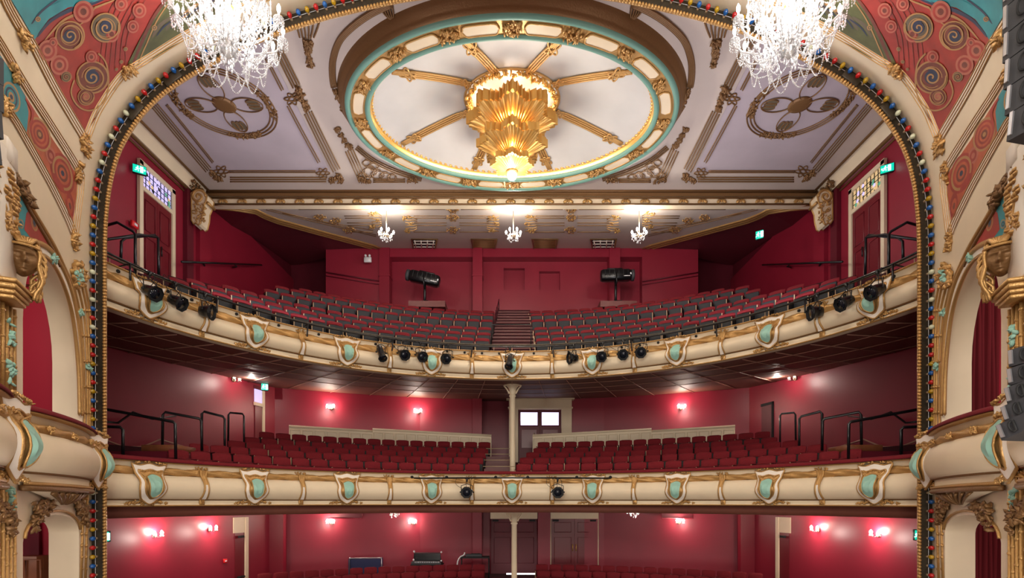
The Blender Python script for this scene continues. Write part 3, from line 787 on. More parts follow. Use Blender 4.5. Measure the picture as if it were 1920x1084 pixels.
def tier(R,zt,zb,zc,rc,pl,nm):
    mb=MB(); seg=pl*4; fn=lambda a:star(a+.001,8,.25,pl,.02)
    mb.lathe([(R*.99,zt),(R,zt-.02),(R,zb)],(0,14.74,0),seg,fn=fn,smooth=False)
    rows=[]
    for q in (0,.25,.5,.75,1):
        r=R*(1-q)+rc*q; row=[]
        for k in range(seg):
            a=2*PI*k/seg; pq=(a*pl/(2*PI)+.01)%1
            z=zb+(zc-zb)*q+(.045*(1-q*.6) if pq<.5 else 0)
            row.append(Vector((r*(fn(a)*(1-q)+q)*math.cos(a),14.74+r*(fn(a)*(1-q)+q)*math.sin(a),z)))
        rows.append(row)
    mb.grid(rows,closed=True,smooth=False)
    return mb.build(nm,'fgold',t,fb)
tier(1.24,10.72,10.44,10.10,.30,56,'pleated_tier'); tier(.97,10.02,9.80,9.50,.22,48,'pleated_tier'); tier(.60,9.44,9.27,9.12,.16,36,'pleated_tier')
MB().lathe([(.05,11.2),(.05,10.5),(.3,10.45),(.3,9.9),(.22,9.85),(.22,9.3),(.16,9.28),(.16,9.2)],(0,14.74,0),20).build('stem','fgold',t,fb)
MB().lathe([(.15,9.22),(.17,9.12),(.15,9.06),(.1,9.05)],(0,14.74,0),20).build('collar','gold',t,fb)
MB().ball((0,14.74,9.02),.13,16,10).build('lamp_globe','clamp',t,fb)
light('POINT',(0,14.74,8.7),420,(1,.90,.76),.16)
for a in (-90,0,180,90):
    light('POINT',(.62*math.cos(math.radians(a)),14.74+.62*math.sin(math.radians(a)),10.16),11,(1,.82,.55),.05)
    light('POINT',(.42*math.cos(math.radians(a)),14.74+.42*math.sin(math.radians(a)),9.54),7,(1,.82,.55),.05)
    light('POINT',(.8*math.cos(math.radians(a)),14.74+.7*math.sin(math.radians(a)),10.86),14,(1,.95,.86),.10)
# ------------------------------------------------------------------ proscenium beam, rear ceiling
mb=MB(); mb.box((0,CF+.15,10.62),(21.9,.3,.5)); struct(mb.build('trim_beam','cream'),'cream beam between main and rear ceilings')
t=thing('beam_frieze','long gilt frieze with paired scroll ornaments on the beam below the dome','frieze',(0,CF,10.4))
for y_,r in ((358,.05),(371,.035),(362,.025),(383,.03)): MB().tube([at(386,y_,CF-.02),at(1535,y_,CF-.02)],r,6).build('gilt_moulding','dgold',t,(0,CF,10.4))
mb=MB(); mb.box((0,CF-.02,at(0,366,CF).z),(21.2,.03,.10)); mb.build('brown_band','dgold',t,(0,CF,10.4))
for x in range(418,1530,36):
    mb=MB(); c=at(x,377,CF-.04)
    for s_ in (-1,1): mb.ball(c+Vector((s_*.09,0,0)),(.10,.03,.06),6,4,Matrix.Rotation(s_*.6,3,'Y'))
    mb.ball(c,(.03,.04,.07),6,4); mb.build('scroll_ornament','gold',t,(0,CF,10.4))
RA,RB=6.1,.2312
def rc(px,py,lift=.02):
    D=(RA)/(V(py)-RB); p=Vector((U(px)*D,D,V(py)*D)); return p*(1-lift/D)
cor=[(393,386),(440,390),(480,396),(497,405),(520,414),(600,436),(700,463),(714,469)]
rear=[(393,380)]+cor+[(1207,469)]+[(1921-x,y) for x,y in reversed(cor)]+[(1528,380)]
mb=MB(); fill(mb,[(393,382.5)]+cor+[(800,469),(960,469),(1121,469)]+[(1921-x,y) for x,y in reversed(cor)]+[(1528,382.5)],lambda x,y:rc(x,y,0),24)
struct(mb.build('ceiling_rear','ceil'),'sloping rear ceiling over the upper circle')
mb=MB()
for sg in (-1,1):   # crimson soffit outside the cornice
    C_=[rc(x,y,0)+Vector((0,0,.02)) for x,y in cor]; O_=[Vector((-11.1,max(18.6,min(27,p.y+ (1.0 if i>2 else 0)+ (2.5 if i>5 else 0)) ),max(p.z+.1,0))) for i,p in enumerate(C_)]
    if sg>0: C_=[Vector((-p.x,p.y,p.z)) for p in C_]; O_=[Vector((-p.x,p.y,p.z)) for p in O_]
    mb.strip(C_,O_)
    vq(mb,sg*11.1,27,sg*6.3,27,9.0,13.5); mb.add([(sg*11.2,18.6,11.1),(sg*6,18.6,11.3),(sg*6,27.1,13.2),(sg*11.2,27.1,13.2)],[(0,1,2,3)]); vq(mb,sg*11.12,18.6,sg*11.12,27.1,9,13.3)
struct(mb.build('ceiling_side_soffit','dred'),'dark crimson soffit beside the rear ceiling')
for sd in (-1,1):
    RF=lambda x,y,l=.03: mir(rc(x,y,l),sd); b=RF(600,430)
    t=thing('rear_cornice',f'angled gilt cornice on the {SIDE[sd]} edge of the rear ceiling','cornice',b)
    straps('gilt_moulding',RF,t,b,cor,(-3.5,0,3.5),.055,'gold',sm=False)
    mb=MB(); P=[Vector(p) for p in cor]; mb.strip([RF(q.x,q.y,.06) for q in off_poly(P,3)],[RF(q.x,q.y,.04) for q in off_poly(P,-3)]); mb.build('cornice_band','gold',t,b)
    t=thing('rear_ceiling_strapwork',f'gilt strap lines and knots on the {SIDE[sd]} half of the rear ceiling','ceiling ornament',b,group='rear ceiling strapwork')
    for y_ in (392.5,405,409,418,423,435):
        segs=((640+ (y_-390)*.4,700),(776,838),(862,918)) if y_>400 else ((560,700),(750,835),(865,922))
        for x0,x1 in segs: MB().tube([RF(x0,y_),RF(x1,y_)],.022,5).build('gilt_strap','dgold',t,b)
    straps('gilt_strap',RF,t,b,[(500,392),(560,407),(640,426),(706,442)],(-1.5,1.5),.02,sm=False); straps('gilt_strap',RF,t,b,[(530,400),(620,418),(700,432)],(0,),.018,sm=False)
    for cx,cy,w in ((768,420,13),(928,420,13),(704,413,11)):
        mb=MB()
        for k in range(6): 
            s_=(-1 if cx in(928,) else 1)
            mb.tube([RF(cx-s_*w*.6,cy-14+k*5.6),RF(cx,cy-11+k*4.6),RF(cx+s_*w*.5,cy-13+k*5.2),RF(cx+s_*w*1.1,cy-8+k*3.4)],.02,5)
        mb.build('strap_knot','gold',t,b); leafs(RF,t,b,[(cx-8,cy-12),(cx-6,cy+12),(cx,cy-13),(cx-3,cy+13),(cx+4,cy)],44,.07,4,'gold')
    for cx,cy in ((850,409),(850,432),(630,415),(655,432),(600,409),(850,394)):
        knot(RF,t,b,cx,cy,9,3,'gold',rad=.016); leafs(RF,t,b,[(cx-9,cy-2),(cx+9,cy-2),(cx-5,cy),(cx+5,cy)],18,.06,3,'gold')
# grilles
for k,(x,grid_) in enumerate(((796,1),(908,0),(1022,0),(1132,1))):
    b=rc(x,459,.03); w=.62
    t=thing('ceiling_grille',('gilt framed white lattice vent at the '+('left' if k==0 else 'right')+' end of the rear ceiling') if grid_ else 'gilt framed plain vent on the rear ceiling, '+('left' if k==1 else 'right')+' of the middle','vent',b,group='rear ceiling vents')
    F_=[rc(x+dx,y,.03) for dx,y in ((-24,448),(24,448),(20,467),(-20,467))]
    mb=MB(); mb.tube(F_,.045,4,closed=True); mb.build('frame','dgold',t,b)
    MB().add([rc(x+dx,y,.015) for dx,y in ((-22,450),(22,450),(18,466),(-18,466))],[(0,1,2,3)]).build('backing','dgrey' if grid_ else 'gold',t,b)
    mb=MB()
    if grid_:
        for q in (452,457.5,463): mb.tube([rc(x-20,q,.04),rc(x+20,q,.04)],.03,4)
        for q in (-18,-6,6,18): mb.tube([rc(x+q,451,.04),rc(x+q*.85,465,.04)],.03,4)
        mb.build('lattice','white',t,b)
    else:
        for q in range(451,466,2): mb.tube([rc(x-20,q,.03),rc(x+20,q,.03)],.02,4)
        mb.build('mesh','dgold',t,b)
# scroll consoles
for sd in (-1,1):
    b=mir(at(388,398,18.4),sd); t=thing('scroll_console',f'large cream and gilt scroll console at the {SIDE[sd]} end of the beam','bracket',b,group='scroll consoles')
    mb=MB()
    W_=.42
    sp=[]
    for k in range(30):
        a=k/29*2*PI*1.6; q=.26*(1-k/32); sp.append((q*math.cos(a),q*math.sin(a)))
    def cpos(x,y,z): return b+Vector((-sd*x*.85,-.1+y+abs(0)*0,z))
    for yy in (-W_/2,W_/2): mb.tube([b+Vector((-sd*(p[0]-.05),yy-.2,.30+p[1])) for p in sp],.045,6)
    mb.build('scroll','gold',t,b)
    mb=MB(); body=[(-.28,.42),(-.1,.56),(.12,.5),(.24,.34),(.2,.12),(.1,-.1),(.08,-.35),(.02,-.6),(-.05,-.66),(-.12,-.58),(-.2,-.62),(-.28,-.5)]
    mb.prism([(x,z) for x,z in body],W_,mapf=lambda p: b+Vector((-sd*p[0],p[1]-.2,p[2]))); mb.build('body','cream',t,b)
    mb=MB(); mb.tube([b+Vector((-sd*.26,-.2-W_/2,.1)),b+Vector((-sd*.26,-.2+W_/2,.1))],.05,6)
    for _ in range(50): mb.leaf(b+Vector((-sd*random.uniform(-.2,.2),-.2-W_/2+random.uniform(-.03,.02),random.uniform(-.6,.1))),.07)
    mb.tube([b+Vector((-sd*x,-.2-W_/2,z)) for x,z in body],.03,5,closed=True); mb.tube([b+Vector((-sd*x,-.2+W_/2,z)) for x,z in body],.03,5,closed=True)
    mb.build('gilt_ornament','gold',t,b)
# ================================================================== BALCONIES
CY=9.25; EA=8.6; EB=8.3
class Arc:
    """plan curve of the horseshoe, offset o outward; s = arc length from the centre"""
    def __init__(s,o,a=EA,b=EB,cy=CY,mx=1.5):
        s.P=[]; n=600
        for k in range(-n,n+1):
            f=mx*k/n; nx=math.sin(f)/a; ny=math.cos(f)/b; L=math.hypot(nx,ny)
            s.P.append(Vector((a*math.sin(f)+o*nx/L,cy+b*math.cos(f)+o*ny/L)))
        s.S=[0]
        for i in range(1,len(s.P)): s.S.append(s.S[-1]+(s.P[i]-s.P[i-1]).length)
        c=s.S[n]; s.S=[q-c for q in s.S]
    def at(s,q):
        import bisect
        i=max(0,min(len(s.S)-2,bisect.bisect(s.S,q)-1)); t=(q-s.S[i])/(s.S[i+1]-s.S[i])
        p=s.P[i]*(1-t)+s.P[i+1]*t; d=s.P[i+1]-s.P[i]
        return p,math.atan2(d.y,d.x)
BASE=Arc(0)
SMX=11.85
def sw(o,z,step=.25,smax=SMX,arc=BASE):
    n=int(2*smax/step); out=[]
    for k in range(n+1):
        p,a=arc.at(-smax+2*smax*k/n); out.append(Vector((p.x-math.sin(a)*o,p.y+math.cos(a)*o,z)))
    return out
def sweep(prof,**k): 
    return [sw(o,z,**k) for o,z in prof]
def bulge(z,z0,z1,d): 
    t=max(0,min(1,(z-z0)/(z1-z0))); return d*math.sin(PI*(t*.86+.07))**.7
def cart_protos(H,zb0,zb1,d,w,kind):
    """cartouche in local frame: x tangent, y outward(-y toward viewer), z 0..H"""
    t=thing('balcony_cartouche','x','cartouche',(0,0,0),group=kind)
    def Y(z): return -bulge(z,zb0,zb1,d)-.03
    zt=H*.93; w2=w/2
    outline=[(-w2*1.0,zt),(-w2*.55,zt-.03),(0,zt+.02),(w2*.55,zt-.03),(w2,zt),(w2*.86,zt-.13),(w2*.72,zt*.62),(w2*.78,zt*.42),(w2*.62,zt*.24),(w2*.3,zt*.12),(0,zt*.05),(-w2*.3,zt*.12),(-w2*.62,zt*.24),(-w2*.78,zt*.42),(-w2*.72,zt*.62),(-w2*.86,zt-.13)]
    sc=lambda q,dz=0:[(x*q,(z-zt*.5)*q+zt*.5+dz) for x,z in outline]
    def loop(pts,l): 
        P=smooth_poly(pts+[pts[0]],3)[:-1]; return [Vector((x,Y(z)-l,z)) for x,z in P]
    MB().tube(loop(sc(1),.03),.022,6,closed=True).build('gilt_outer_rim','gold',t)
    A=loop(sc(.99),.045);B=loop(sc(.72),.075); MB().strip(A,B,closed=True,smooth=True).build('white_frame','white',t)
    MB().tube(loop(sc(.71),.07),.022,6,closed=True).build('gilt_inner_rim','gold',t)
    C_=loop(sc(.72),.055); c=Vector((0,Y(zt*.5)-.1,zt*.5)); mb=MB(); n=len(C_); mid=[(p*.5+c*.5)+Vector((0,-.015,0)) for p in C_]
    mb.strip(C_,mid,closed=True,smooth=True); mb.add([c]+mid,[(0,1+i,1+(i+1)%n) for i in range(n)],0,True); mb.build('gilt_bed','gold',t)
    pan=[(-.22*w,zt*.70),(0,zt*.77),(.22*w,zt*.70),(.20*w,zt*.45),(.16*w,zt*.28),(0,zt*.20),(-.16*w,zt*.28),(-.20*w,zt*.45)]
    P=[Vector((x*.92,Y(z)-.12,z)) for x,z in smooth_poly(pan+[pan[0]],3)[:-1]]; mb=MB(); n=len(P); c=Vector((0,Y(zt*.45)-.17,zt*.45)); mid=[p*.5+c*.5+Vector((0,-.02,0)) for p in P]
    mb.strip(P,mid,closed=True,smooth=True); mb.add([c]+mid,[(0,1+i,1+(i+1)%n) for i in range(n)],0,True); pn=mb.build('teal_panel','tealp',t)
    MB().tube(P,.014,5,closed=True).build('panel_rim','gold',pn)
    mb=MB()
    for _ in range(26): x=random.uniform(-w*.36,w*.36); mb.leaf((x,Y(zt)-.07,zt*.82+random.uniform(-.03,.03)),.045)
    for _ in range(24): x=random.uniform(-w*.5,w*.5); mb.leaf((x,Y(zt)-.06,zt+.02+.03*math.cos(x*5)),.04)
    mb.build('gilt_crest','gold',t)
    mb=MB()
    for s_ in (-1,1):
        for k in range(26):
            q=random.random(); x=s_*(w*.12+q*w*.5); mb.leaf((x,-.05-random.random()*.03,.03+(1-q)*.10*random.random()+.03),.05)
        mb.tube([(s_*(.18*w+.07*math.cos(a)),-.08,.07+.05*math.sin(a)) for a in [k*.6 for k in range(9)]],.018,5)
    mb.build('gilt_foot','gold',t)
    return Maker(t)
def strap_protos(H,zb0,zb1,d,kind):
    t=thing('balcony_strap_bracket','x','bracket',(0,0,0),group=kind)
    Y=lambda z:-bulge(z,zb0,zb1,d)-.03
    zs=[H*.86-(H*.86-H*.16)*k/10 for k in range(11)]
    for s_ in (-1,1): MB().tube([(s_*(.075-.03*math.sin(PI*k/10)),Y(z)-.015,z) for k,z in enumerate(zs)],.022,6).build('gilt_edge','gold',t)
    MB().grid([[(x,Y(z)-.02,z) for x in (-.07,0,.07)] for z in zs[:6]]).build('gilt_strap','gold',t)
    MB().grid([[(x*.8,Y(z)-.02,z) for x in (-.07,0,.07)] for z in zs[5:]]).build('white_strap','white',t)
    mb=MB(); 
    for k in range(34): q=random.random(); mb.leaf((random.uniform(-1,1)*(.06+.12*q),-.07,H*.8+q*.13),.042)
    mb.build('gilt_cap','gold',t)
    mb=MB(); mb.box((0,-.05,H*.09),(.13,.05,H*.15),bevel=.01)
    for k in range(8): mb.leaf((random.uniform(-.04,.04),-.085,H*.09+random.uniform(-.04,.04)),.03)
    mb.build('foot_block','gold',t)
    return Maker(t)
def rope(mb,o,z,r,arc=BASE,smax=SMX,pitch=.6,seg=8,lobes=3):
    n=int(2*smax/.04); rows=[]
    for k in range(n+1):
        q=-smax+2*smax*k/n; p,a=arc.at(q); row=[]
        for j in range(seg*2):
            b=2*PI*j/(seg*2); rr=r*(1+.26*math.cos(lobes*b+2*PI*q/pitch)); ox=o-math.cos(b)*rr*.7; row.append(Vector((p.x-math.sin(a)*ox,p.y+math.cos(a)*ox,z+math.sin(b)*rr)))
        rows.append(row)
    mb.grid(rows,closed=True)
def parapet(nm,label,zbot,zbol0,zbol1,zrope,ztop,zpad,d,red):
    b=(0,17.55,zbot)
    t=thing(nm,label,'balcony front',b)
    H=ztop-zbot
    # back of the parapet and base band
    MB().grid(sweep([(.18,zbot),(0,zbot),(-.05,zbot+.02),(-.05,zbot+.05),(-.01,zbot+.06),(-.01,zbol0-.03)])).build('base_band','cream',t,b)
    MB().grid(sweep([(-.03,zbot-.01),(-.065,zbot+.0),(-.065,zbot+.02),(-.03,zbot+.03)])).build('gilt_base_line','gold',t,b)
    n=14; prof=[(-bulge(zbol0+(zbol1-zbol0)*k/n,zbol0,zbol1,d),zbol0+(zbol1-zbol0)*k/n) for k in range(n+1)]
    MB().grid(sweep([(0,zbol0)]+prof+[(0,zbol1)])).build('rounded_front','cream',t,b)
    MB().grid(sweep([(-.03,zbol0-.025),(-.06,zbol0-.015),(-.06,zbol0+.0),(-.03,zbol0+.01)])).build('gilt_lower_line','dgold',t,b)
    MB().grid(sweep([(0,zbol1),(-.02,zbol1),(-.02,zrope)])).build('frieze_bed','gold',t,b)
    mb=MB(); rope(mb,-.05,(zbol1+zrope)/2,(zrope-zbol1)/2*1.0); mb.build('twisted_leaf_band','gold',t,b)
    MB().grid(sweep([(-.02,zrope),(-.02,ztop-.05),(-.08,ztop-.03),(-.12,ztop),(.15,ztop)])).build('top_band','cream',t,b)
    MB().grid(sweep([(-.08,ztop-.03),(-.125,ztop-.022),(-.13,ztop-.005),(-.09,ztop)])).build('gilt_top_line','gold',t,b)
    if red:
        prof=[(-.10+.13*(1-math.cos(PI*k/10))*1.0,ztop+(zpad-ztop)*math.sin(PI*k/10)**.6) for k in range(11)]
        MB().grid(sweep([(-.16,ztop)]+[(o-.08,z) for o,z in prof]+[(.3,ztop)])).build('velvet_armrest','velvet',t,b)
    MB().grid(sweep([(.15,ztop),(.15,zbot+.02)])).build('back_panel','dred',t,b)
    return t,b,H
# ---- dress circle
pt,pb,_=parapet('dress_circle_front','long curved cream and gilt front of the lower balcony with crimson padded top','%s'and -.10,.06,.60,.76,.90,1.0,.22,True)
ut,ub,_=parapet('upper_circle_front','long curved cream and gilt front of the upper balcony hung with stage lamps',4.02,4.20,4.60,4.78,4.93,4.93,.22,False)
# ordinals for cartouches, counted from the centre
def cname(k,lvl):
    if k==0: return f'teal panelled gilt cartouche at the exact centre of the {lvl} balcony front'
    return f'teal panelled gilt cartouche on the {lvl} balcony front, {nth(abs(k))} {"left" if k<0 else "right"} of the centre one'
def sname(k,lvl):
    return f'gilt strap bracket on the {lvl} balcony front, {nth(abs(k))} {"left" if k<0 else "right"} of the middle cartouche'
for lvl,zb,H,zb0,zb1 in (('lower',-.10,1.0,.16,.70),('upper',4.02,.91,.18,.58)):
    cm=cart_protos(H,zb0,zb1,.22,.78,f'cartouches on the {lvl} balcony front'); sm_=strap_protos(H,zb0,zb1,.22,f'strap brackets on the {lvl} balcony front')
    for k in range(-4,5):
        p,a=BASE.at(k*2.655); cm.put((p.x,p.y,zb),a,cname(k,lvl))
    for k in (-4,-3,-2,-1,1,2,3,4):
        p,a=BASE.at((abs(k)-.5)*2.655*(1 if k>0 else -1)); sm_.put((p.x,p.y,zb),a,sname(k,lvl))
# soffits and fascia
def clampx(v,lim): return Vector((max(-lim,min(lim,v.x)),v.y,v.z))
mb=MB(); mb.grid([sw(o,4.02+.10*o,smax=12.6) for o in (.02,.5,1.2,2,3,4,5,6,7.2,8.5)])
struct(mb.build('ceiling_dress_circle','soffit'),'red brown panelled soffit beneath the upper balcony')
mb=MB()
for k in range(-14,15):
    pts=[]
    for o in (.3,3,6,8):
        p,a=BASE.at(k*.88); q=o; pts.append(Vector((p.x-math.sin(a+.0)*q-.25*q*math.cos(a)*(1 if k>0 else -1)*0,p.y+math.cos(a)*q,4.02+.10*q-.02)))
    mb.tube(pts,.014,4)
for o in (1.3,2.8,4.4): mb.tube(sw(o,4.02+.1*o-.02,smax=12.3),.014,4)
struct(mb.build('trim_soffit_seams','seam'),'pale seams of the soffit panels')
mb=MB(); mb.grid([sw(o,z) for o,z in ((.02,-.1),(.22,-.12),(.26,-.24),(.30,-.36))]+[sw(o,-.36+.06*max(0,o-.3)) for o in (.3,2,4,6,8.5)])
struct(mb.build('ceiling_stalls','soffit'),'red brown soffit and fascia beneath the lower balcony')
# tiers (floors)
def tiers(nm,steps,matn):
    mb=MB(); prof=[]
    for o,z in steps: prof.append((o,z))
    rows=[[clampx(v,13.2) for v in sw(o,z,smax=12.9)] for o,z in prof]
    mb.grid(rows,smooth=False); struct(mb.build(nm,matn),'raked carpeted tiers')
UR=[(1.05,5.70),(1.90,6.17),(2.75,6.64),(4.40,7.50),(5.30,8.06),(6.10,8.46)]
DR=[(.55,1.285),(1.45,1.58),(2.35,1.85),(3.25,2.10),(4.25,2.44)]
def stepprof(R,back,h=.86,pit=.45,last=9.5):
    out=[(.16,R[0][1]-h)]
    for i,(o,z) in enumerate(R):
        f=z-h
        if i: out+= [(o-pit,out[-1][1]),(o-pit,f)]
    out.append((last,out[-1][1])); return out
tiers('floor_upper_circle',stepprof(UR,25),'carpet')
tiers('floor_dress_circle',stepprof(DR,24),'carpet')
# ---- seats
def seat_proto(nm,cat_label,back_h,under,ph=1.0):
    t=thing(nm,cat_label,'seat',(0,0,0))
    # local: origin on floor under backrest, faces -y. backrest top at z=.86
    mb=MB(); rows=[]
    w=.245
    prof=[(-.055,.40),(-.075,.5),(-.065,.66),(-.03,.80),(0.0,.855),(.035,.86),(.06,.84),(.05,.7),(.03,.40)]
    xs=[-w,-w*.93,-w*.6,-w*.2,w*.2,w*.6,w*.93,w]
    for x in xs:
        e=(abs(x)/w)**6; rows.append([(x*(1 if z>.5 else .98),y*(1-.6*e),z-(.035*e if z>.75 else 0)) for y,z in prof])
    mb.grid(rows); n=len(prof)
    mb.add([Vector(p) for p in rows[0]],[list(range(n))]); mb.add([Vector(p) for p in rows[-1]],[list(range(n))[::-1]])
    mb.build('backrest','velvet',t)
    # flipped-up seat pan
    mb=MB(); rows=[]; prof=[(-.10,.24),(-.145,.30),(-.155,.45),(-.14,.60*ph),(-.12,.63*ph),(-.09,.60*ph),(-.085,.26)]
    R2=[]
    for x in (-w*.92,-w*.85,0,w*.85,w*.92):
        e=1 if abs(x)>w*.9 else 0; R2.append([(x,y*(1-.15*e)-.01*e,z-.02*e) for y,z in prof])
    mb.grid(R2,smooth=False); n=len(prof); mb.add([Vector(p) for p in R2[0]],[list(range(n))]); mb.add([Vector(p) for p in R2[-1]],[list(range(n))[::-1]])
    pan=mb.build('folded_seat',under,t)
    mb=MB(); mb.tube([(-w*.9,-.12,.62*ph),(0,-.125,.635*ph),(w*.9,-.12,.62*ph)],.03 if ph<1.1 else .012,6); mb.build('seat_edge','velvet',pan)
    mb=MB(); mb.box((-.268,-.15,.30),(.022,.36,.60),bevel=.006); mb.build('end_frame','blackm',t)
    mb=MB(); mb.box((-.268,-.345,.30),(.024,.02,.62)); mb.build('post','brass',t)
    mb=MB(); mb.box((-.268,-.2,.625),(.05,.30,.035),bevel=.012); mb.build('armrest','velvet',t)
    return Maker(t)
SP=.547
SEATS=[]
def seat_rows(mk,rows,lims,level,floor_h,arcs,group):
    for ri,(o,z) in enumerate(rows):
        A=arcs(o)
        for sd in (-1,1):
            inn,outx=lims[ri][0 if sd<0 else 1]
            k=0
            while True:
                q=sd*(inn+SP*(k+.5)); p,a=A.at(q)
                if abs(p.x)>outx or q>A.S[-1]-1 or q<A.S[0]+1: break
                k+=1
                SEATS.append((p.y+(4 if level=='stalls' else 0),mk,(p.x,p.y,z-floor_h),a,f'{nth(k)} seat from the aisle, {"front" if ri==0 else nth(ri+1)} {level} row, {SIDE[sd]} block',group))
mk=seat_proto('theatre_seat','x',.86,'under',1.14)
seat_rows(mk,UR,[((.76,8.75),(.82,8.75)),((.76,8.95),(.82,8.95)),((.76,8.85),(.82,8.85)),((.76,8.7),(.78,8.7)),((.76,8.75),(.78,8.75)),((.76,8.5),(.74,8.5))],'upper circle',.86,lambda o:Arc(o),'crimson folding seats of the upper circle')
mk=seat_proto('theatre_seat','x',.86,'blackm')
seat_rows(mk,DR,[((1.07,8.3),(.12,8.3)),((1.0,8.5),(.25,8.5)),((.95,8.5),(.50,8.5)),((.9,8.6),(.80,8.6)),((.85,8.9),(1.02,8.9))],'dress circle',.86,lambda o:Arc(o),'crimson folding seats of the dress circle')
mk=seat_proto('theatre_seat','x',.86,'velvet')
SR=[(0,-2.60),(-.9,-2.75),(-1.8,-2.92),(-2.7,-3.06)]
SR=SR[::-1]
seat_rows(mk,SR,[((.3,9.9),(.9,9.9)),((.3,9.6),(1.0,9.6)),((1.1,9.3),(1.0,9.3)),((1.1,9.0),(.98,9.0))],'stalls',.86,lambda o:Arc(o,15.5,15.5,6.75,.95),'crimson folding seats of the stalls')
SEATS.sort(key=lambda q:q[0])
rest=MB(); rmats=['velvet','under','blackm','brass']
for i,(_,mk,loc,a,lab,grp) in enumerate(SEATS):
    if i<300: mk.put(loc,a,lab,grp); continue
    R=Matrix.Rotation(a,3,'Z'); L=Vector(loc)
    for p,subs in mk.k:
        for q in [p]+subs:
            me=q.data; mi=[k for k,v in M.items() if v==me.materials[0]][0]
            rest.add([R@v.co+L for v in me.vertices],[list(f.vertices) for f in me.polygons],rmats.index(mi),me.polygons[0].use_smooth)
    if mk.n==0: mk.put(loc,a,lab,grp)
tag(rest.build('theatre_seats',rmats,None,(0,22,0)),'crimson folding seats filling the farther rows of every tier','seats',kind='stuff')
mb=MB(); fill(mb,[(-13,-8),(13,-8),(13,25.2),(-13,25.2)],lambda x,y:Vector((x,y,-4.6+(max(0,y-10)*.0905 if y>10 else 0))),2.0,smooth=False)
struct(mb.build('floor_stalls','carpet'),'dark red raked stalls floor')
# ---- centre stairs of the upper circle
mb=MB()
for k in range(15):
    D=18.35+.39*k; z=5.12+.245*k; mb.box((.03,D+.4,z-.25),(1.56,.8,.5))
struct(mb.build('floor_centre_stairs','stairwood'),'red brown steps of the upper circle centre aisle')
mb=MB()
for k in range(15): mb.box((.03,18.35+.39*k-.012,5.12+.245*k-.02),(1.56,.05,.045))  # dark strips added to stand in for the missing riser shade
struct(mb.build('trim_stair_shade','carpet'),'dark strips painting shade along the centre aisle step edges')
mb=MB()
for k in range(5): mb.box((-.45,18.0+.75*k,.62+.28*k-.3),(1.1,.9,.6))
struct(mb.build('floor_dress_stairs','stairwood'),'steps of the dress circle centre aisle')
mb=MB()
for k in range(5): 
    mb.tube([(-1.0,17.56+.75*k,.93+.28*k),(.1,17.56+.75*k,.93+.28*k)],.018,4)
tag(mb.build('stair_nosing','brass',None,(0,18,.93)),'pale metal nosings on the dress circle aisle steps','stair nosing')
# ================================================================== RAILS, BARS, FITTINGS
def mbtube(pts,r,seg=8,closed=False): return MB().tube(pts,r,seg,closed)
t=thing('balcony_rail','curved black safety rail on slim posts along the upper balcony front','rail',(0,17.6,4.93))
b=(0,17.6,4.93)
mbtube(sw(.30,5.24),.026,8).build('top_rail','bronze',t,b)
mbtube(sw(.30,4.96),.02,6).build('lower_rail','black',t,b)
n=41
for k in range(n):
    p,a=BASE.at(-SMX+.1+(2*SMX-.2)*k/(n-1)); q=Vector((p.x-math.sin(a)*.3,p.y+math.cos(a)*.3,0))
    mbtube([q+Vector((0,0,4.9)),q+Vector((0,0,5.21))],.010,5).build('post','brass',t,b)
t=thing('lighting_bar','black steel lighting bar on angled arms before the upper balcony front','lighting bar',(0,17.3,4.95)); b=(0,17.3,4.95)
mbtube(sw(-.34,5.0),.026,8).build('bar','black',t,b)
def px_s(px,arc=BASE,o=0):
    best=None
    for k in range(-480,481):
        q=k*.025; p,a=arc.at(q); x=p.x-math.sin(a)*o; y=p.y+math.cos(a)*o
        e=abs(x/y-U(px))
        if best is None or e<best[0]: best=(e,q)
    return best[1]
def fr(s_,arc=BASE):
    p,a=arc.at(s_); T=Vector((math.cos(a),math.sin(a),0)); N=Vector((math.sin(a),-math.cos(a),0)) # N toward the house centre
    return Vector((p.x,p.y,0)),T,N,a
for px in (222,393,569,733,885,1037,1188,1352,1524,1698):
    c,T,N,a=fr(px_s(px)); mb=MB(); mb.tube([c+N*.34+Vector((0,0,5.02)),c+N*.40+T*(.05 if px>960 else -.05)+Vector((0,0,4.62))],.022,5); mb.tube([c+N*.34+Vector((0,0,5.0)),c-N*.1+Vector((0,0,4.95))],.018,5); mb.build('arm','black',t,b)
t2=thing('front_lamp_sockets','row of small black round sockets along the upper balcony top band','sockets',(0,17.5,4.86),group=None)
for k in range(-20,21):
    c,T,N,a=fr(k*.57+.15); mb=MB(); mb.lathe([(.036,0),(.04,.03),(.02,.04)],c+N*.03+Vector((0,0,4.86)),8,Matrix.Rotation(a,3,'Z')@Matrix.Rotation(PI/2,3,'X')); mb.build('round_socket','blackm',t2,(0,17.5,4.86))
t=thing('lighting_bar','straight black lighting bar with angled end arms before the lower balcony front','lighting bar',at(960,896,17.1)); b=at(960,896,17.1)
mbtube([at(733,897,16.9),at(960,896,16.9),at(1190,897,16.9)],.026,8).build('bar','black',t,b)
for px,dx in ((735,-4),(1188,4)): mbtube([at(px,897,16.9),at(px+dx,921,16.9)],.024,5).build('arm','black',t,b)
for px in (885,1037): mbtube([at(px,897,16.9),at(px,899,17.45)],.02,5).build('arm','black',t,b)
for px in (773,838,930,990,1082,1145): MB().ball(at(px,895,16.88),.05,6,5).build('clamp','blackm',t,b)
